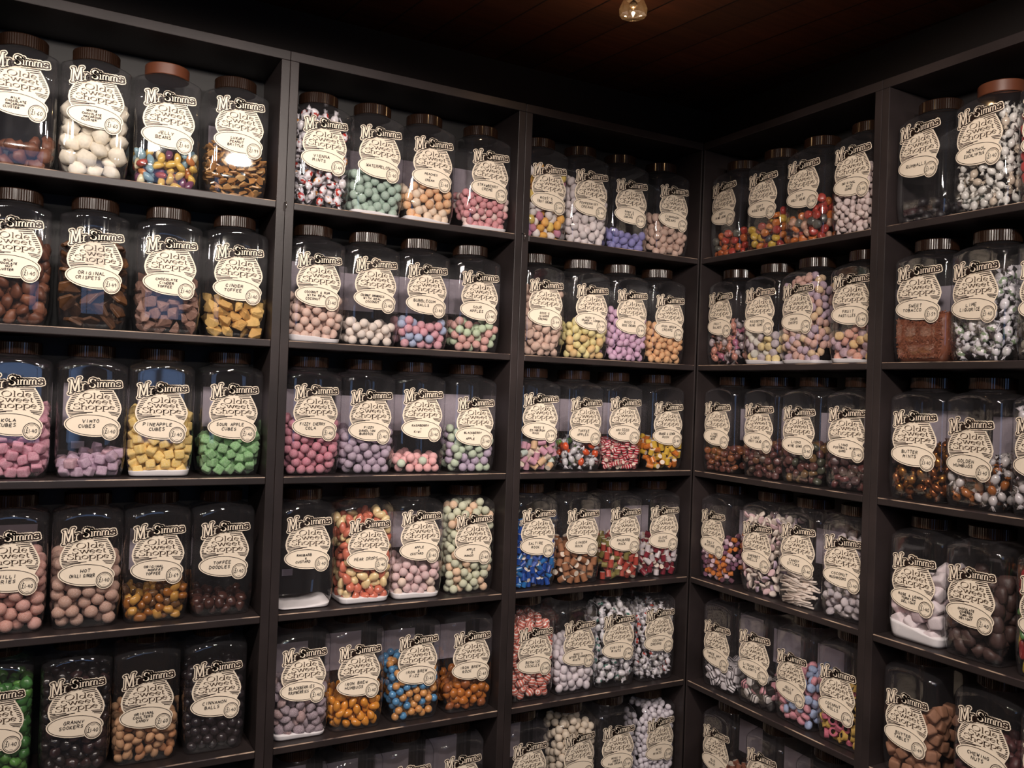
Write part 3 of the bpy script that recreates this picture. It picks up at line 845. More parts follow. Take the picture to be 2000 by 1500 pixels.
# jar by jar: place | handwriting | price | how it is called | sweet | noun | shape | size | finish | colours | fill | slope | extras
JARS = '''
A1.1.0|MILK/CHOCOLATE/MACAROON/CLUSTER|£1.60||chocolate_macaroon|chocolate cluster|lump|d|choc|7a4a34:brown:1|.055|.01|
A1.1.1|WHITE/CHOCOLATE/MACAROON/CLUSTER|£1.60||white_macaroon|chocolate cluster|lump|e|matte|f3e9d6:white:1|.155|.01|
A1.1.2|JELLY/BEANS|£1.40||jelly_bean|jelly bean|bean|b|gloss|dcb458:yellow:5,cc8048:orange:1,88a8b4:pale blue:3,74405e:plum:2,a8483c:red:1,e0d4b0:cream:1|.078|.0|T
A1.1.3|LUXURY/PEANUT/BRITTLE|£1.99||brittle_piece|brittle piece|shard|a|gloss|cc9c64:tan:2,b8844e:amber:2,dcb47c:pale gold:1|.105|-.01|B
A1.2.0|MILK/CHOCOLATE/NUT/CLUSTER|£1.40||nut_cluster|chocolate nut cluster|lump|d|choc|6a3c28:brown:2,845038:light brown:1|.17|0|
A1.2.1|ORIGINAL/CRISPETS|£1.49||crispet|chocolate crisp shard|shard|e|choc|5a3c28:dark brown:2,6e4a30:brown:1|.17|0|O
A1.2.2|CHOCOLATE/CINDER/TOFFEE|£1.40||chocolate_cinder_toffee|chocolate toffee chunk|chunk|d|choc|967264:milk brown:1|.125|-.01|
A1.2.3|CINDER/TOFFEE|£1.40||cinder_toffee|cinder toffee chunk|chunk|d|matte|e6bc72:golden:2,d8a860:amber:1|.085|0|
A1.3.0|KOLA/CUBES|£1.40||sugar_cube_sweet|sugared cube|cube|c|dusty|c4708c:rose:1|.13|0|
A1.3.1|VIMTO/CUBES|£1.40|jar of lilac cubes beside the PINEAPPLE CUBES jar|lilac_cube|sugared cube|cube|c|dusty|b48cac:lilac:3,c890a4:mauve:1|.04|.008|BS
A1.3.2|PINEAPPLE/CUBES|£1.40||pineapple_cube|sugared cube|cube|c|dusty|f0c648:yellow:1|.125|0|PB
A1.3.3|SOUR APPLE/CUBES|£1.40||apple_cube|sugared cube|cube|c|dusty|5aa84a:green:1|.085|.012|B
A1.4.0|CHILLI/BERRIES|£1.40||chilli_berry_ball|powdery ball sweet|ball|d|dusty|c8806a:salmon:2,d69080:pink:1|.135|0|B
A1.4.1|HOT/CHILLI GINGER|£1.40||chilli_ginger_ball|powdery ball sweet|ball|d|dusty|b88468:brown pink:1|.14|0|
A1.4.2|ORIGINAL/MOFFAT/TOFFEE|£1.69|jar of amber toffees beside the HOT CHILLI GINGER jar|toffee_nugget|wrapped toffee|lump|b|gloss|a8682c:amber:2,7a5638:brown:2,d8a050:gold:1|.062|.012|B
A1.4.3|TOFFEE/DOODLES|£1.40||toffee_doodle|dark toffee|lump|c|gloss|4a2c26:dark brown:1|.035|0|
A1.5.0||£1.40|jar of green jellies at the foot of the long wall|green_jelly|jelly sweet|lump|c|jelly|3c7a34:green:2,5a943c:lime:1|.185|0|
A1.5.1|GRANNY/SOOKERS|£1.40||black_sooker|boiled sweet|lump|c|gloss|262020:black:3,3a2828:dark brown:1|.19|0|
A1.5.2|ORIGINAL/COULTERS/CANDY|£1.60|jar of tan shell-like candies beside the CINNAMON BALLS jar|shell_candy|shell-like candy|nut|b|matte|d0a078:tan:3,b88058:brown:1|.085|0|
A1.5.3|CINNAMON/BALLS|£1.40||cinnamon_ball|dark ball sweet|ball|c|gloss|2c2428:near-black:1|.17|0|
A2.1.0|VIENNA/MINTS|£1.49||vienna_mint|twist-wrapped mint|wrap|d|patch|c83c30:red and white:2,d8d0d0:white:2,d89040:orange and white:1|.236|0|
A2.1.1|WATERMELON|£1.40||watermelon_ball|powdery ball sweet|ball|c|dusty|8cae9a:green:1|.10|-.01|PB
A2.1.2|PEACHES/&/CREAM|£1.40||peach_ball|ball sweet|ball|c|dusty|e8a860:peach:2,f0d4b4:cream:2|.092|0|PB
A2.1.3|STRAWBERRY/CREME|£1.40||strawberry_ball|ball sweet|ball|b|dusty|d87c84:pink:2,f0d0c8:pale pink:1|.092|-.008|PB
A2.2.0|COCONUT & RUM/WITH REAL/COCONUT|£1.40||coconut_rum_ball|powdery ball sweet|ball|c|dusty|dcb4a0:pale pink:1|.10|0|PB
A2.2.1|COCONUT SNOWBALLS/WITH REAL/COCONUT|£1.40||snowball|ball sweet|ball|c|dusty|f2e2d4:white:1|.055|.004|B
A2.2.2|BUBBLEGUM/BALLS|£1.40||bubblegum_ball|ball sweet|ball|c|dusty|d88898:pink:3,9cb0d8:blue:2|.065|0|B
A2.2.3|SOUR/APPLES|£1.40||sour_apple_ball|ball sweet|ball|c|dusty|b4cca0:pale green:2,c88478:red:2|.075|0|B
A2.3.0|FIZZY CHERRY/COLA|£1.40||cherry_cola_ball|ball sweet|ball|c|dusty|c8607c:rose:1|.125|0|B
A2.3.1|FIZZY/DANDLION/BURDOCK|£1.40||burdock_ball|powdery ball sweet|ball|c|dusty|a48aa4:lilac grey:1|.10|0|B
A2.3.2|RASPBERRY/+/KIWI|£1.40||raspberry_kiwi_ball|ball sweet|ball|c|dusty|eca0a0:pink:3,c4d4b8:pale green:1|.04|0|B
A2.3.3|BLACKBERRY/+/APPLE|£1.40||blackberry_apple_ball|ball sweet|ball|c|dusty|a48cac:lilac:1,a8bc9c:pale green:1|.095|-.012|B
A2.4.0|RHUBARB/&/CUSTARD|£1.40|nearly empty RHUBARB & CUSTARD jar|||||||.0|0|PS
A2.4.1|PEAR DROPS|£1.40||pear_drop|pear drop|drop|c|gloss|dc7c64:orange red:3,f0d4a0:pale yellow:2|.195|.01|P
A2.4.2|APPLE/&/CUSTARD|£1.40||apple_custard_ball|powdery ball sweet|ball|c|dusty|d8b0b0:pale pink:3,e4c8b4:cream:1|.085|0|PB
A2.4.3|APPLE/&/MANGO|£1.40||apple_mango_ball|powdery ball sweet|ball|c|dusty|c8cca8:pale green:2,e8bc90:peach:1|.226|0|
A2.5.0|BLACKBERRIES/RASPBERRIES|£1.40||berry_sweet|berry-shaped sweet|lump|c|dusty|7a6070:purple grey:2,8c6060:dull red:1|.115|-.004|PB
A2.5.1|IRON BREW/HUMBUGS|£1.40|jar of orange humbugs on the long wall|orange_humbug|humbug|humbug|c|gloss|e89838:orange:1|.075|-.004|B
A2.5.2|IRON BREW/FIZZ|£1.40|jar of blue and orange balls on the long wall|fizz_ball|ball sweet|ball|b|gloss|5c98c8:blue:1,e0a060:orange:1|.13|0|B
A2.5.3|IRON BREW/ROCK|£1.40|jar of dark orange rock pieces on the long wall|orange_rock|rock piece|lump|c|jelly|c87420:dark orange:2,a85c24:brown orange:1|.068|0|B
A2.6.0|||jar under the BLACKBERRIES RASPBERRIES jar, only its top in view|||||||.0|0|B
A2.6.1|||jar under the jar of orange humbugs, only its top in view|||||||.0|0|B
A2.6.2|||jar under the jar of blue and orange balls, only its top in view|||||||.0|0|B
A2.6.3|||jar under the jar of dark orange rock, only its top in view|||||||.0|0|B
A3.1.0|ROSS'S/FRUIT CREAMS|£1.49|FRUIT CREAMS jar|fruit_cream|fruit cream|oval|c|matte|f6ece8:white:3,eeb050:orange:2,f0d070:yellow:1,d890a8:pink:1|.185|-.008|
A3.1.1|PEPPERMINT/CREAMS|£1.40||peppermint_cream|oval cream|oval|c|matte|ece0e0:white:1|.17|-.01|
A3.1.2|ROSS'S/VIOLET/CREAMS|£1.49|VIOLET CREAMS jar|violet_cream|oval cream|oval|c|matte|8c88c0:violet:1|.05|0|
A3.1.3|CINNAMON/CREAMS|£1.40||cinnamon_cream|oval cream|oval|c|matte|d4b4a4:beige:1|.11|-.006|
A3.2.0|ROSS'S/GINGER/CREAMS|£1.49|GINGER CREAMS jar|ginger_cream|lumpy cream|lump|c|matte|d0b0a0:beige:1|.17|0|
A3.2.1|ROSS'S/ORANGE + LEMON/CREAMS|£1.49|ORANGE + LEMON CREAMS jar|lemon_cream|oval cream|oval|c|matte|ecdc9c:pale yellow:3,e4c088:pale orange:1|.095|0|
A3.2.2|ROSS'S/ROSE CREAMS|£1.49|ROSE CREAMS jar|rose_cream|oval cream|oval|b|matte|dcb4d0:pink:1|.13|-.012|
A3.2.3|IRON BREW/CREAMS|£1.40|jar of peach creams beside the ROSE CREAMS jar|peach_cream|oval cream|oval|b|matte|ecb888:peach:1|.105|0|
A3.3.0|ROSS'S/EDINBURGH/ROCK|£1.49|EDINBURGH ROCK jar|edinburgh_rock|chalky rock stick|rock|c|matte|ead8c8:cream:2,d8a0b4:pink:2,e8c098:peach:2,d0dcd4:pale blue:1|.08|.012|
A3.3.1|TOFFEE/APPLES|£1.40||toffee_apple_sweet|film-wrapped toffee|wrap|d|gloss|d8d4d8:white:3,e0582c:red orange:2,7cac58:green:1|.075|0|B
A3.3.2|ANISEED/ROCK|£1.40||aniseed_rock|striped rock piece|rock|a|stripe|b8283c:red and white:1|.072|0|B
A3.3.3|ORANGE & LEMON/ROCK|£1.40||citrus_rock|rock piece|rock|b|gloss|ecc048:yellow:2,e08030:orange:1|.08|.006|
A3.4.0|SALTIRE/ROCK|£1.40||saltire_rock|rock piece|rock|a|gloss|1c4ea8:blue:4,2a78c0:pale blue:1|.155|.006|
A3.4.1|GINGER/ROCK|£1.40||ginger_rock|rock piece|rock|c|matte|a8704c:brown:1|.105|0|
A3.4.2|RHUBARB/ROCK|£1.40||rhubarb_rock|rock piece|rock|b|gloss|b84c40:red:2,8c8048:olive:1|.105|0|B
A3.4.3|CLOVE/ROCK|£1.40||clove_rock|rock piece|rock|b|gloss|e8dce0:white:3,8c2838:dark red:2|.095|0|B
A3.5.0|BERWICK/COCKLES|£1.40||cockle|striped cockle sweet|oval|c|stripe|d87464:coral and white:1|.195|0|
A3.5.1|ROSS'S/AFTER DINNER/MINTS|£1.49|AFTER DINNER MINTS jar|dinner_mint|mint|oval|c|matte|efe4ea:white:1|.125|0|
A3.5.2|CURIOSA/MINTS|£1.40|jar of wrapped mints full to the neck|wrapped_mint|twist-wrapped mint|wrap|d|patch|4c8478:green and white:2,e4e2e4:white:1|.236|0|
A3.5.3|COCONUT/DREAMS|£1.40||coconut_dream|foil-wrapped sweet|wrap|c|patch|c84434:red:1,b8b4b0:silver:2|.19|0|
A3.6.0|||jar under the BERWICK COCKLES jar, with a pale back label|||||||.0|0|B
A3.6.1|||jar of cream balls under the AFTER DINNER MINTS jar|pale_mint_ball|pale ball sweet|ball|c|matte|e6d6c2:cream:1|.215|.0|
A3.6.2|ROSS'S/SWEET/PAN DROPS|£1.49|PAN DROPS jar|||||||.0|0|
A3.6.3|MINI/MINTS|£1.40||mini_mint|small mint|oval|a|matte|ece4ec:white:1|.225|0|
B1.1.0|SOFT/WINE GUMS|£1.40|SOFT WINE GUMS jar|soft_gum|gum sweet|gum|c|jelly|b83a28:red:2,d0682c:orange:2,5a5a50:dark grey:1|.062|.01|
B1.1.1|SOFT/MIDGET GEMS|£1.40|SOFT MIDGET GEMS jar|soft_gem|gum sweet|gum|c|jelly|a83028:red:2,d07830:orange:2,4c4c48:black green:1,d8b040:yellow:1|.08|.02|
B1.1.2|SOFT/FRUIT SALAD|£1.40|SOFT FRUIT SALAD jar|soft_jelly|gum sweet|gum|c|jelly|b83828:red:2,d8742c:orange:2,50504c:dark grey:1,d8a890:pink:1|.085|.02|
B1.1.3|ORIGINAL/NICE/GUMS|£1.40||white_gum|nougat gum|gum|a|matte|ecd8d4:white:1|.16|0|
B1.2.0|FRUIT/SALADS|£1.40|FRUIT SALADS jar, pastel twists inside|fruit_salad_chew|wrapped chew|wrap|d|wrap|d09080:orange pink:2,b8a8ac:grey lilac:3,b06880:plum:1|.115|0|
B1.2.1|ASSORTED/WINE GUMS|£1.40|ASSORTED WINE GUMS jar|powdered_gum|powdered gum|gum|c|dusty|c8c4b4:pale grey:2,e0c470:yellow:2,b0a0a8:lilac:1|.085|0|P
B1.2.2|SOUR/DROPS|£1.40||sour_drop|sugared drop|oval|b|dusty|cc9480:peach:3,a888a0:lilac:2,d8b078:yellow:1|.232|0|P
B1.2.3|FRUIT/PASTILLES|£1.40||fruit_pastille|sugared pastille|gum|c|dusty|c87858:orange:2,a88090:plum:2,dcac50:yellow:1|.085|.02|P
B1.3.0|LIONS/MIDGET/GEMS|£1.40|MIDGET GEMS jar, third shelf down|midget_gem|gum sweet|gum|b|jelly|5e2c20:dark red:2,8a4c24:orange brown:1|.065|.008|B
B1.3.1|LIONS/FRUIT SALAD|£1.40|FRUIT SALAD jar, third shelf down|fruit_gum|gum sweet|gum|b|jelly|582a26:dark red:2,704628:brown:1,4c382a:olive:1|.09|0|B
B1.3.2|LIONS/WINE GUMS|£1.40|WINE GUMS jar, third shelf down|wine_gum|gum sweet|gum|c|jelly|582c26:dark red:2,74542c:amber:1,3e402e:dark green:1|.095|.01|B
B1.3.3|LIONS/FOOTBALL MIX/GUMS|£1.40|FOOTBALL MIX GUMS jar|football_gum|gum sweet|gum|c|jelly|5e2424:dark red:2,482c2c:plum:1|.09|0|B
B1.4.0|DOLLY/MIXTURE|£1.40||dolly_mixture|tiny mixed sweet|mini|a|matte|dc8038:orange:2,8c5c78:purple:2,e0c0cc:pink:2,6a4050:plum:1|.11|.02|B
B1.4.1|SHERBET/SHELLS|£1.40||sherbet_shell|pastel shell sweet|chip|b|matte|f0e0d4:cream:4,e8c4c8:pink:2,d0b8cc:lilac:1|.195|0|
B1.4.2|CANDY/STICKS|£1.40||candy_stick|candy stick|stick|a|matte|ecdcd0:white:1|.085|0|B
B1.4.3|COCONUT/MUSHROOMS|£1.40||coconut_mushroom|mushroom sweet|mush|c|dusty|9c9098:grey:2,c8bcc0:pale grey:1|.175|0|
B1.5.0|THREE WAY/MINTS|£1.40||layered_mint|layered mint cube|cube|c|layers|e4dce0:black and white:1|.058|.006|B
B1.5.1|LIQUORICE/ALLSORTS|£1.40||allsort|layered liquorice sweet|cube|c|layers|e0d8d4:white:2,d898a4:pink:1,241c1c:black:2|.06|.01|B
B1.5.2|JELLY/SPOGS|£1.40||jelly_spog|beaded disc sweet|gum|c|dusty|d06c80:pink:3,7c98c8:blue:2|.125|0|B
B1.5.3|COCONUT/ROLLS|£1.40||coconut_roll|liquorice roll|ring|c|matte|d8b058:yellow:2,c8687c:pink:2|.12|.01|B
B1.6.0|OLD/ROCK|£1.40|OLD ROCK jar|old_rock|rock piece|rock|c|matte|a86850:brown:1|.075|.02|B
B1.6.1|||jar under the LIQUORICE ALLSORTS jar, only its top in view|||||||.0|0|B
B1.6.2|||jar under the JELLY SPOGS jar, mostly hidden|||||||.0|0|
B2.1.0|RUMBALLS|£1.40||rumball|dark ball sweet|ball|c|choc|1e181c:black:1|.045|0|
B2.1.1|MENTHOL/EUCALYPTUS|£1.40||eucalyptus_sweet|clear wrapped sweet|wrap|c|wrap|f2eee8:clear white:4,dccbb8:pale amber:1|.20|.008|T
B2.1.2|||jar of red sweets at the top of the short wall|red_sweet|red sweet|oval|c|gloss|c84848:red:1|.19|0|
B2.2.0|SWEET/TOBACCO|£1.59|SWEET TOBACCO jar|||shred||||.098|.008|B
B2.2.1|LIME/LIQUORICE|£1.40||lime_liquorice|twist-wrapped sweet|wrap|d|patch|8ca080:green and white:2,d8d6d4:white:1|.165|.012|B
B2.2.2|||jar of dark wrapped sweets beside the LIME LIQUORICE jar|dark_wrapped_sweet|wrapped sweet|wrap|d|wrap|8a8478:grey:1|.12|0|
B2.3.0|BUTTER/MINTS|£1.40||butter_mint|gold-wrapped mint|wrap|d|foil|b87c3c:gold:2,9c5c34:copper:1|.11|0|B
B2.3.1|GOLDEN/HUMBUGS|£1.40||golden_humbug|film-wrapped humbug|wrap|d|wrap|d4cccc:silver white:3,a86430:brown:1|.095|.01|B
B2.3.2|EVERTON/MINTS|£1.40||everton_mint|film-wrapped mint|wrap|d|wrap|dcd4d8:white:3,8c7c80:grey:1|.195|0|
B2.4.0|ROSE & LEMON/TURKISH/DELIGHT|£1.40||turkish_delight|jelly cube|cube|e|dusty|e4d4d8:white:3,d8b8c0:pale pink:1|.125|.05|P
B2.4.1|CHOCOLATE/COVERED/TURKISH/DELIGHT|£1.40||chocolate_delight|chocolate lump|lump|e|choc|503a36:dark brown:1|.15|0|
B2.4.2|||jar of orange, green and yellow jelly fingers|jelly_finger|jelly finger|finger|b|gloss|dc7c2c:orange:2,5c8c4c:green:2,dcc050:yellow:1,8c2c2c:dark red:1|.19|0|
B2.5.0|BUTTER/TABLET|£1.49||butter_tablet|tablet cube|cube|d|matte|9c6e54:brown:1|.12|.03|
B2.5.1|CHEWING/NUTS|£1.40||chewing_nut|dark chewy nut|lump|c|choc|5a3434:dark brown:1|.13|0|
B2.5.2|||jar of plum sweets beside the CHEWING NUTS jar|plum_sweet|plum sweet|lump|c|gloss|7a4048:plum:1|.12|0|
'''

# ---------------------------------------------------------------- sweets: shapes (unit size, scaled by the sweet's radius)
def ico(sub=2):
    bm = bmesh.new()
    bmesh.ops.create_icosphere(bm, subdivisions=sub, radius=1.0)
    return bm

def wobble(bm, amp, rnd, fr=2.0):
    ph = [rnd.uniform(0, 6.3) for _ in range(9)]
    for v in bm.verts:
        c = v.co
        d = sum(math.sin(fr * (1 + .4 * k) * c[k % 3] * 1.7 + ph[k]) for k in range(6)) / 6
        v.co = c * (1 + amp * d)

def shape(kind, rnd):
    """Returns (bmesh, number of material slots)."""
    if kind == 'ball':
        bm = ico(); wobble(bm, .05, rnd)
    elif kind == 'oval':
        bm = ico(); wobble(bm, .10, rnd)
        bmesh.ops.scale(bm, vec=(1.16, .93, .90), verts=bm.verts)
    elif kind == 'drop':
        bm = ico()
        for v in bm.verts:
            x = v.co.x
            v.co = Vector((x * 1.28, v.co.y * (.92 - .26 * x), v.co.z * (.72 - .14 * x)))
    elif kind == 'lump':
        bm = ico(); wobble(bm, .40, rnd, 2.6); wobble(bm, .16, rnd, 6)
        bmesh.ops.scale(bm, vec=(1.12, rnd.uniform(.85, 1.05), rnd.uniform(.7, .95)), verts=bm.verts)
    elif kind == 'chunk':
        bm = bmesh.new()
        for _ in range(14):
            v = Vector((rnd.uniform(-1, 1), rnd.uniform(-1, 1), rnd.uniform(-.85, .85)))
            v = v / max(abs(v.x), abs(v.y), abs(v.z)) * rnd.uniform(.72, .92)
            bm.verts.new(v)
        bmesh.ops.convex_hull(bm, input=bm.verts)
        bmesh.ops.bevel(bm, geom=bm.edges[:], offset=.06, segments=1, affect='EDGES')
        bmesh.ops.triangulate(bm, faces=[f for f in bm.faces if len(f.verts) > 4])
        bmesh.ops.subdivide_edges(bm, edges=[e for e in bm.edges if e.calc_length() > .5], cuts=1)
        wobble(bm, .10, rnd, 5)
    elif kind == 'shard':
        bm = bmesh.new()
        n = rnd.randint(5, 7)
        for z in (-.16, .16):
            for k in range(n):
                t = 2 * math.pi * k / n + .3 * math.sin(k * 2.1)
                q = .75 + .45 * ((k * 37 % 10) / 10)
                bm.verts.new((q * math.cos(t) * 1.15, q * math.sin(t), z + .12 * math.cos(t * 2)))
        bmesh.ops.convex_hull(bm, input=bm.verts)
        bmesh.ops.bevel(bm, geom=bm.edges[:], offset=.05, segments=1, affect='EDGES')
    elif kind == 'cube':
        bm = bmesh.new()
        bmesh.ops.create_cube(bm, size=2.0)
        bmesh.ops.subdivide_edges(bm, edges=bm.edges[:], cuts=4, use_grid_fill=True)
        for v in bm.verts:
            q = sum(abs(c) ** 7 for c in v.co) ** (1 / 7)
            v.co = v.co / q * .82
        wobble(bm, .06, rnd, 1.5)
    elif kind == 'bean':
        bm = ico()
        for v in bm.verts:
            x = v.co.x
            v.co = Vector((x * 1.35, v.co.y * .78 + .28 * x * x - .12, v.co.z * .74))
    elif kind == 'humbug':
        bm = ico()
        for v in bm.verts:
            x, y, z = v.co
            k = (x + 1) / 2
            v.co = Vector((x * 1.2, y * (.62 + .45 * k), z * (1.02 - .5 * k)))
    elif kind == 'rock':
        bm = bmesh.new()
        bmesh.ops.create_cone(bm, cap_ends=True, segments=14, radius1=.74, radius2=.74, depth=2.0 * rnd.uniform(.75, 1.15))
        caps = [f for f in bm.faces if len(f.verts) > 4]
        for f in caps:
            f.material_index = 1
        bmesh.ops.bevel(bm, geom=[e for f in caps for e in f.edges], offset=.08, segments=1, affect='EDGES')
        bmesh.ops.rotate(bm, matrix=Matrix.Rotation(math.pi / 2, 3, 'Y'), verts=bm.verts)
        return bm, 2
    elif kind == 'wrap':
        bm = ico()
        bmesh.ops.scale(bm, vec=(.80, .62, .56), verts=bm.verts)
        wobble(bm, .10, rnd, 3)
        for s in (-1, 1):
            n = 12
            a = rnd.uniform(0, 3)
            ring0 = [bm.verts.new((s * .68, .20 * math.cos(2 * math.pi * k / n), .20 * math.sin(2 * math.pi * k / n))) for k in range(n)]
            ring1, ring2 = [], []
            for k in range(n):
                t = 2 * math.pi * k / n
                q = .52 if k % 2 else .30
                y, z = q * 1.35 * math.cos(t), q * .55 * math.sin(t)
                y, z = y * math.cos(a) - z * math.sin(a), y * math.sin(a) + z * math.cos(a)
                ring1.append(bm.verts.new((s * (1.28 + (.07 if k % 2 else 0)), y, z)))
                ring2.append(bm.verts.new((s * (1.22 + (.07 if k % 2 else 0)), y * .82, z * .6)))
            for k in range(n):
                k2 = (k + 1) % n
                for a_, b_ in ((ring0, ring1), (ring1, ring2)):
                    bm.faces.new((a_[k], a_[k2], b_[k2], b_[k])).material_index = 1
            bm.faces.new(ring2).material_index = 1
        return bm, 2
    elif kind == 'gum':
        bm = ico(2)
        for v in bm.verts:
            q = abs(v.co.z)
            v.co = Vector((v.co.x * 1.0, v.co.y * 1.0, math.copysign(min(.55, q * .95), v.co.z)))
        wobble(bm, .07, rnd)
    elif kind == 'mini':
        bm = bmesh.new()
        if rnd.random() < .5:
            bm_box(bm, (-.72, -.72, -.72), (.72, .72, .72))
        else:
            bmesh.ops.create_cone(bm, cap_ends=True, segments=12, radius1=.72, radius2=.72, depth=1.5)
        bmesh.ops.bevel(bm, geom=[e for e in bm.edges if e.calc_face_angle(0) > .9], offset=.12, segments=1, affect='EDGES')
    elif kind == 'chip':
        bm = ico()
        for v in bm.verts:
            x, y, z = v.co
            v.co = Vector((x * 1.15, y * .8, z * .34 + .30 * (x * x) + .12 * math.sin(5 * y)))
    elif kind == 'finger':
        bm = ico()
        for v in bm.verts:
            x = v.co.x
            v.co = Vector((x * 1.2 + math.copysign(.95, x) * (1 if abs(x) > .05 else 0), v.co.y * .62 + .1 * x * x, v.co.z * .62))
    elif kind == 'nut':
        bm = ico()
        for v in bm.verts:
            x, y, z = v.co
            g = .22 * math.exp(-(z / .16) ** 2) * (1 if y > 0 else 0)
            v.co = Vector((x * 1.22, y * .86 * (1 - g), z * .82))
    elif kind == 'mush':
        bm = ico()
        for v in bm.verts:
            x, y, z = v.co
            if z < 0:
                v.co = Vector((x * .52, y * .52, z * .95)) if z < -.25 else Vector((x * 1.0, y * 1.0, z * .6))
            else:
                v.co = Vector((x * 1.05, y * 1.05, z * .72))
    elif kind == 'ring':
        bm = bmesh.new()
        n = 16
        rings = [(.92, -.5), (1.0, -.42), (1.0, .42), (.92, .5), (.50, .5), (.46, .3), (.46, -.3), (.50, -.5)]
        vs = [[bm.verts.new((r * math.cos(2 * math.pi * k / n), r * math.sin(2 * math.pi * k / n), z)) for k in range(n)] for r, z in rings]
        for j in range(8):
            for k in range(n):
                f = bm.faces.new((vs[j][k], vs[j][(k + 1) % n], vs[(j + 1) % 8][(k + 1) % n], vs[(j + 1) % 8][k]))
                f.material_index = 1 if j in (4, 5, 6) else 0
        return bm, 2
    elif kind == 'stick':
        bm = bmesh.new()
        bmesh.ops.create_cone(bm, cap_ends=True, segments=10, radius1=.0026, radius2=.0026, depth=.050)
        bmesh.ops.rotate(bm, matrix=Matrix.Rotation(math.pi / 2, 3, 'Y'), verts=bm.verts)
    return bm, 1

SHAPES = {}

def sweet_mesh(kind, mat, r, slot2=None):
    key = (kind, mat, r, slot2)
    if key not in SHAPES:
        rnd = random.Random(str(key))
        out = []
        for i in range(1 if kind in ('stick', 'ring') else 4):
            bm, ns = shape(kind, rnd)
            if kind != 'stick':
                bmesh.ops.scale(bm, vec=(r, r, r), verts=bm.verts)
            me = to_mesh(bm, kind + '_sweet', kind not in ('chunk', 'shard', 'rock', 'ring', 'mini'))
            me.materials.append(SM[mat])
            if ns == 2:
                me.materials.append(SM[slot2 or 'pale'])
            co = np.empty(len(me.vertices) * 3)
            me.vertices.foreach_get('co', co)
            out.append((me, co.reshape(-1, 3)))
        SHAPES[key] = out
    return SHAPES[key]

PK = {k_: (r_, drop_packing(r_, .240, 11 + i_)) for i_, (k_, r_) in enumerate(PACK_R.items())}

PLN = np.array([(math.cos(k * math.pi / 4), math.sin(k * math.pi / 4), 0) for k in range(8)])
PLD = np.array([A_, D_ - .0025] * 4) - .0012

def taper(z):
    return np.interp(z, [0, .002, .009, .025, .048, .206, .219, .232, .241], [.86, .895, .925, .965, 1, 1, .88, .70, .55])

def settle(v, pos):
    """Push a sweet (vertices v about its centre) inside the jar walls; returns the new centre and how far it moved."""
    pos = pos.copy()
    moved = 0
    for _ in range(3):
        w_ = v + pos
        s = taper(w_[:, 2])[:, None]
        e = (w_ @ PLN.T - PLD * s).max(0)
        k = int(np.argmax(e))
        if e[k] <= 0:
            break
        pos -= e[k] * PLN[k]
        moved += e[k]
    zm = (v[:, 2] + pos[2]).min()
    if zm < .0012:
        pos[2] += .0012 - zm
    return pos, moved

def rand_rot(rnd):
    return np.array(Euler((rnd.uniform(0, 6.28), rnd.uniform(0, 6.28), rnd.uniform(0, 6.28))).to_matrix())

def plug(name, z0, z1, tilt, bumpy, rnd, mat, inset=.0016):
    """Fine stuff filling the bottom of a jar, from z0 to about z1."""
    nt = 56
    ts = np.arange(nt) * 2 * math.pi / nt
    verts, faces = [], []
    zs = [z0] + list(np.linspace(.25, 1, 6))
    for i in range(7):
        for k, t in enumerate(ts):
            top = z1 + tilt * math.cos(t) + bumpy * (math.sin(3 * t + 1) + math.sin(7 * t) * .6)
            top = max(top, z0 + .0012)
            z = z0 + (top - z0) * (0 if i == 0 else zs[i])
            r = float(radius(np.array([t]), z)[0]) - inset
            verts.append((r * math.cos(t), r * math.sin(t), z))
    for i in range(6):
        for k in range(nt):
            k2 = (k + 1) % nt
            faces.append((i * nt + k, i * nt + k2, (i + 1) * nt + k2, (i + 1) * nt + k))
    faces.append(tuple(range(nt - 1, -1, -1)))
    base = 6 * nt
    for q in (.66, .33):
        nb = len(verts)
        for k in range(nt):
            x, y, z = verts[6 * nt + k]
            verts.append((x * q, y * q, z1 + (z - z1) * q + rnd.uniform(-1, 1) * bumpy))
        for k in range(nt):
            k2 = (k + 1) % nt
            faces.append((base + k, base + k2, nb + k2, nb + k))
        base = nb
    faces.append(tuple(base + k for k in range(nt)))
    me = bpy.data.meshes.new(name)
    me.from_pydata(verts, [], faces)
    me.polygons.foreach_set('use_smooth', [True] * len(faces))
    me.materials.append(mat)
    return me

def plural(s):
    return s[:-1] + 'ies' if s.endswith('y') and s[-2] not in 'aeiou' else s + 'es' if s.endswith(('ch', 'sh', 'x')) else s + 's'

NSWEET = 0

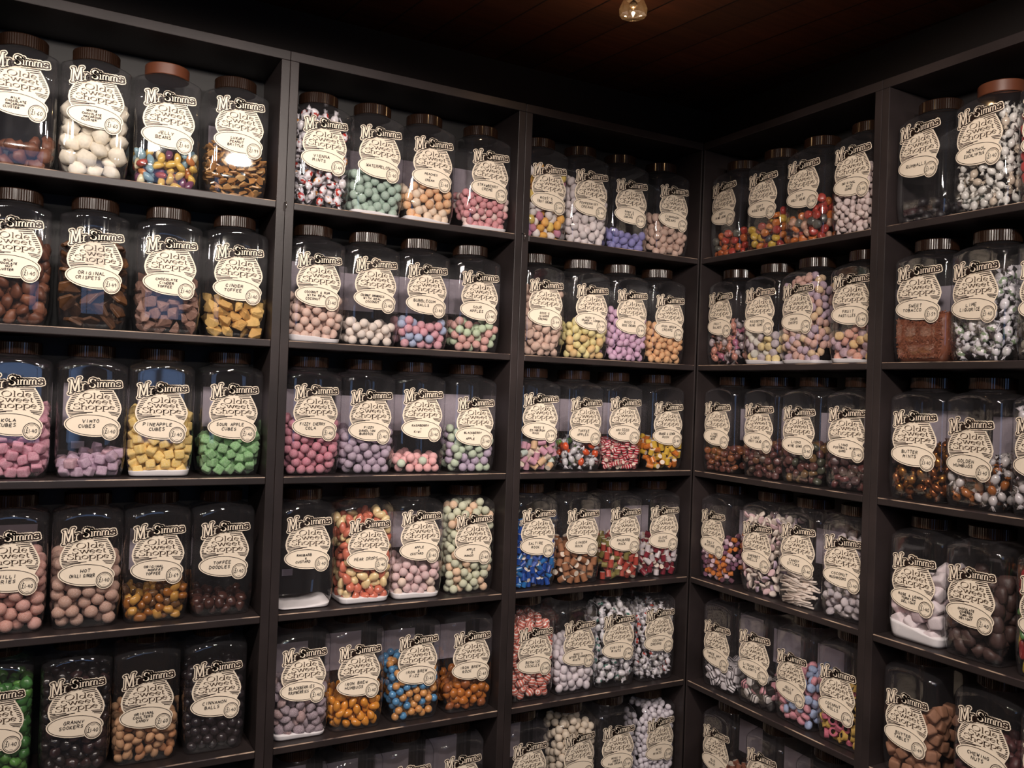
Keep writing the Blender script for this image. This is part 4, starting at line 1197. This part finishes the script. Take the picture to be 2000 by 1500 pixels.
def fill_jar(root, ref, name, noun, kind, pack, mat, colors, fill, tilt, powder, low, rnd):
    global NSWEET
    mw = Matrix.Translation(root.location) @ Matrix.Rotation(root.rotation_euler.z, 4, 'Z')
    cols, wts = [], []
    for c in colors.split(','):
        h, cn, w_ = c.split(':')
        cols.append((srgb(h), cn))
        wts.append(float(w_))
    group = f'{plural(noun)} in the {ref}'
    spots = []
    if kind == 'stick':
        z = .0050
        while z < fill:
            for j in range(4):
                spots.append((np.array([rnd.uniform(-.036, .036), -.0570 + (j // 2) * .0058 + rnd.uniform(-.001, .001), z + rnd.uniform(-.0015, .0015)]),
                              np.array(Euler((0, rnd.gauss(0, .16), rnd.gauss(0, .10))).to_matrix())))
            z += .0052
        r = .003
        low = False
    else:
        r, base = PK[pack]
        pts = base.copy()
        if rnd.random() < .5:
            pts[:, 0] *= -1
        for _ in range(rnd.randint(0, 3)):
            pts = np.stack([-pts[:, 1], pts[:, 0], pts[:, 2]], 1)
        a1, a2 = rnd.uniform(0, 6), rnd.uniform(0, 6)
        for p in pts:
            p = p * np.array([1, 1, .97])
            h = fill + tilt * p[0] / .06 + .10 * r * 4 * math.sin(p[0] * 60 + a1) + .06 * (p[1] + .06) * (1 if tilt >= 0 else .4)
            if p[2] > h:
                continue
            front = p[1] + A_
            side = A_ - abs(p[0])
            top = h - p[2]
            if front < 4.2 * r or (side < 1.7 * r and p[1] < .02) or (top < 2.4 * r and (low or front < 6.5 * r)):
                if powder and p[2] < r * 1.2 and kind != 'cube':
                    p[2] += .004
                spots.append((p, None))
    slot2 = {'wrap': 'film' if mat in ('gloss', 'patch') else mat, 'rock': 'pale', 'ring': 'dark'}.get(kind)
    if name == 'rhubarb_rock':
        slot2 = 'pale'
    size = {'wrap': 1.22, 'shard': 1.3, 'finger': 1.0, 'bean': 1.12, 'stick': 1, 'ball': 1.07, 'cube': 1.16, 'chunk': 1.24, 'lump': 1.16}.get(kind, 1.12)
    forms = sweet_mesh(kind, mat, r * size, slot2)
    for p, R in spots:
        me, co = rnd.choice(forms)
        best = None
        tries = 1 if R is not None or kind == 'ball' else (5 if kind in ('wrap', 'shard', 'finger', 'bean', 'rock', 'drop', 'gum', 'chip', 'ring') else 2)
        for _ in range(tries):
            Rm = R if R is not None else rand_rot(rnd)
            if kind == 'shard' and R is None:
                Rm = np.array(Euler((rnd.gauss(0, .45), rnd.gauss(0, .45), rnd.uniform(0, 6.28))).to_matrix())
            pos, mv = settle(co @ Rm.T, p)
            if best is None or mv < best[1]:
                best = (pos, mv, Rm)
            if mv < .0004:
                break
        pos, _, Rm = best
        o = bpy.data.objects.new(name, me)
        o.matrix_world = mw @ (Matrix.Translation(pos) @ Matrix(Rm.tolist()).to_4x4())
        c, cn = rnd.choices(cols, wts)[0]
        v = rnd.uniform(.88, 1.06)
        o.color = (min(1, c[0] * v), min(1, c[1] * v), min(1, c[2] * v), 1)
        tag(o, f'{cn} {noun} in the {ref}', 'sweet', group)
        COL.objects.link(o)
        NSWEET += 1

def shreds(rnd, fill, tilt):
    """Dry brown shreds: a loose plug with curled strands all over what shows of it."""
    me0 = plug('shreds', .002, fill, tilt, .002, rnd, SM['choc'], .0065)
    bm = bmesh.new()
    bm.from_mesh(me0)
    for _ in range(1900):
        side = rnd.random()
        z = rnd.uniform(.011, fill - .004)
        x = rnd.uniform(-.050, .050)
        p0 = Vector((x, rnd.uniform(-.0612, -.0585), z)) if side < .5 else Vector((rnd.choice((-1, 1)) * .0595, rnd.uniform(-.044, .03), z)) if side < .72 else Vector((x, rnd.uniform(-.050, .050), fill + tilt * x / .06 + .001))
        k_ = float(taper(max(.004, z)))
        p0 = Vector((p0.x * k_, p0.y * k_, p0.z))
        d = Vector((rnd.uniform(-1, 1), rnd.uniform(-.1, .1), rnd.uniform(-1, 1))).normalized()
        if abs(p0.x) > .051 * k_:
            d = Vector((d.y, d.x, d.z))
        L_, w_ = rnd.uniform(.005, .012), rnd.uniform(.0010, .0018)
        e = d.cross(Vector((0, 1, .2))).normalized() * w_
        n_ = Vector((rnd.uniform(-.3, .3), -.0012, rnd.uniform(-.3, .3) * .001))
        pv = []
        for t in (-.5, 0, .5):
            c = p0 + d * L_ * t + Vector((0, -.0012 * (1 - 4 * t * t), 0))
            pv.append([bm.verts.new(c + e), bm.verts.new(c - e), bm.verts.new(c + Vector((0, .0012, 0)))])
        for i in (0, 1):
            for a, b_ in ((0, 1), (1, 2), (2, 0)):
                bm.faces.new((pv[i][a], pv[i][b_], pv[i + 1][b_], pv[i + 1][a]))
    me = to_mesh(bm, 'tobacco_shreds')
    me.materials.append(SM['choc'])
    return me

# ---------------------------------------------------------------- the jars
def make_jar(cell, row, idx, x, stz, phi, rec):
    _id, lines, price, ref, name, noun, kind, pack, mat, colors, fill, tilt, flags = rec
    rnd = random.Random(_id)
    wall = cell[0]
    set_back = (.027 if cell == 'A1' else .018) + A_
    if wall == 'A':
        loc, rz = (x, set_back, ZT[row] + .0003), math.radians(phi)
    else:
        loc, rz = (set_back, x, ZT[row] + .0003), -math.pi / 2 + math.radians(phi)
    root = empty('sweet_jar', loc, rz)
    lines = [s for s in lines.split('/') if s]
    text = ' '.join(lines)
    own = ref
    if not ref:
        ref = text + ' jar'
    shown = ref[:-4] if ref.endswith(' jar') else ref.split(' jar,')[0]
    fill, tilt = float(fill), float(tilt)
    if own.startswith(('jar ', 'nearly')):
        label = 'clear plastic ' + own
    elif kind == 'shred':
        label = 'clear plastic jar of brown shreds, handwritten SWEET TOBACCO'
    elif not kind:
        label = f'clear plastic jar, handwritten {shown}, in the bottom row'
    else:
        cn = [c.split(':')[1] for c in colors.split(',')][:2]
        label = f'clear plastic jar of {" and ".join(cn)} {plural(noun)}, handwritten {shown}'
    tag(root, label, 'jar', 'sweet jars on the shelves')
    link('jar_body', JAR_ROUND if 'O' in flags else JAR_ME, root)
    link('lid', LID_TAN if 'T' in flags else LID_ME, root).rotation_euler.z = rnd.uniform(0, 6)
    dz = min(max(stz, .045), .090) - STB
    st = link('sticker', STICK_ME, root, (0, 0, dz))
    if lines or price:
        link('handwriting', handwriting(lines, price, rnd), st)
    if 'B' in flags:
        bl = link('back_label', BACK_ME, root, (0, 0, rnd.uniform(-.012, .008)))
        bl['label'] = 'pale paper label on the back'
    if 'S' in flags:
        link('scrap_label', SCRAP_ME, root)['label'] = 'small scrap of pale paper on the back'
    if 'P' in flags:
        empty_ = not kind
        hz = .001 if empty_ else rnd.uniform(.009, .013)
        tl = .013 if empty_ else rnd.uniform(-.004, .004)
        o = link('settled_sugar', plug('settled_sugar', .0014, .03 if _id == 'B2.4.0' else hz, -.012 if _id == 'B2.4.0' else tl, .0008, rnd, MAT['sugar']))
        o.location, o.rotation_euler = root.location, root.rotation_euler
        o['kind'] = 'stuff'
        tag(o, f'white sugar settled in the {ref}', 'sugar')
    if kind == 'shred':
        me = shreds(rnd, fill, tilt)
        o = link('tobacco_shreds', me)
        o.color = (*srgb('8a4c30'), 1)
        o.location, o.rotation_euler = root.location, root.rotation_euler
        o['kind'] = 'stuff'
        tag(o, 'dry brown shreds in the SWEET TOBACCO jar', 'sweet')
    elif kind:
        fill_jar(root, ref, name, noun, kind, pack, mat, colors, fill, tilt, 'P' in flags, row >= 3, rnd)
    return root

for ln in JARS.strip().split('\n'):
    rec = ln.split('|')
    cell, row, idx = rec[0].split('.')
    x, stz, phi = PLACES[cell + row][int(idx)]
    make_jar(cell, int(row), int(idx), x, stz, phi, rec)

# ---------------------------------------------------------------- small fittings
def hook(x, y, z, label):
    bm = bmesh.new()
    pts = [Vector((0, .004, .004)), Vector((0, -.006, .004)), Vector((0, -.013, .001)), Vector((0, -.015, -.006)), Vector((0, -.012, -.011)), Vector((0, -.007, -.011))]
    prev = None
    for i, p in enumerate(pts):
        d = (pts[min(i + 1, len(pts) - 1)] - pts[max(i - 1, 0)]).normalized()
        s = Vector((1, 0, 0))
        q = d.cross(s).normalized()
        ring = [bm.verts.new(p + .0011 * (s * math.cos(t) + q * math.sin(t))) for t in np.arange(8) * math.pi / 4]
        if prev:
            for k in range(8):
                bm.faces.new((prev[k], prev[(k + 1) % 8], ring[(k + 1) % 8], ring[k]))
        else:
            bm.faces.new(ring)
        prev = ring
    bm.faces.new(prev)
    o = link('cup_hook', to_mesh(bm, 'cup_hook', True), mats=[MAT['chrome']])
    o.location = (x, y, z)
    tag(o, label, 'hook')

hook(-1.1735, -.0015, 1.992, 'small metal cup hook on the upright beside the VIENNA MINTS jar')
hook(-.580, -.0015, 1.995, 'small metal cup hook on the upright between the STRAWBERRY CREME and FRUIT CREAMS jars')

# cut-glass ceiling lamp
lamp = empty('ceiling_lamp', (-.53, -.370, ZC))
tag(lamp, 'cut-glass ceiling lamp hanging from the dark boards', 'lamp')
bm = bmesh.new()
bmesh.ops.create_cone(bm, cap_ends=True, segments=32, radius1=.045, radius2=.045, depth=.012)
bmesh.ops.translate(bm, vec=(0, 0, -.0062), verts=bm.verts)
link('ceiling_plate', to_mesh(bm, 'ceiling_plate'), lamp, mats=[MAT['chrome']])
bm = bmesh.new()
bmesh.ops.create_cone(bm, cap_ends=True, segments=20, radius1=.016, radius2=.014, depth=.03)
bmesh.ops.translate(bm, vec=(0, 0, -.027), verts=bm.verts)
link('lamp_holder', to_mesh(bm, 'lamp_holder'), lamp, mats=[MAT['chrome']])
bm = bmesh.new()
prof = [(.012, -.034), (.019, -.036), (.026, -.048), (.032, -.066), (.029, -.077), (.0, -.083)]
nt = 10
rings = []
for i, (r, z) in enumerate(prof[:-1]):
    rings.append([bm.verts.new((r * math.cos(2 * math.pi * (k + .5 * (i % 2)) / nt), r * math.sin(2 * math.pi * (k + .5 * (i % 2)) / nt), z)) for k in range(nt)])
for i in range(len(rings) - 1):
    for k in range(nt):
        a, b_, c, d = rings[i][k], rings[i][(k + 1) % nt], rings[i + 1][k], rings[i + 1][(k + 1) % nt]
        if i % 2:
            bm.faces.new((a, b_, d))
            bm.faces.new((a, d, c))
        else:
            bm.faces.new((a, b_, c))
            bm.faces.new((b_, d, c))
tip = bm.verts.new((0, 0, prof[-1][1]))
for k in range(nt):
    bm.faces.new((rings[-1][k], rings[-1][(k + 1) % nt], tip))
bm.faces.new(rings[0])
link('glass_shade', to_mesh(bm, 'glass_shade'), lamp, mats=[MAT['crystal']])
bm = bmesh.new()
bmesh.ops.create_icosphere(bm, subdivisions=2, radius=.009)
bmesh.ops.translate(bm, vec=(0, 0, -.052), verts=bm.verts)
link('bulb', to_mesh(bm, 'bulb', True), lamp, mats=[P('smoked_bulb_glass', (.02, .016, .012), .1)])
L = bpy.data.lights.new('lamp_glow', 'POINT')
L.energy = .42
L.color = (1.0, .66, .36)
L.shadow_soft_size = .005
lo = bpy.data.objects.new('lamp_glow', L)
lo.location = (0, 0, -.071)
lo.parent = lamp
COL.objects.link(lo)
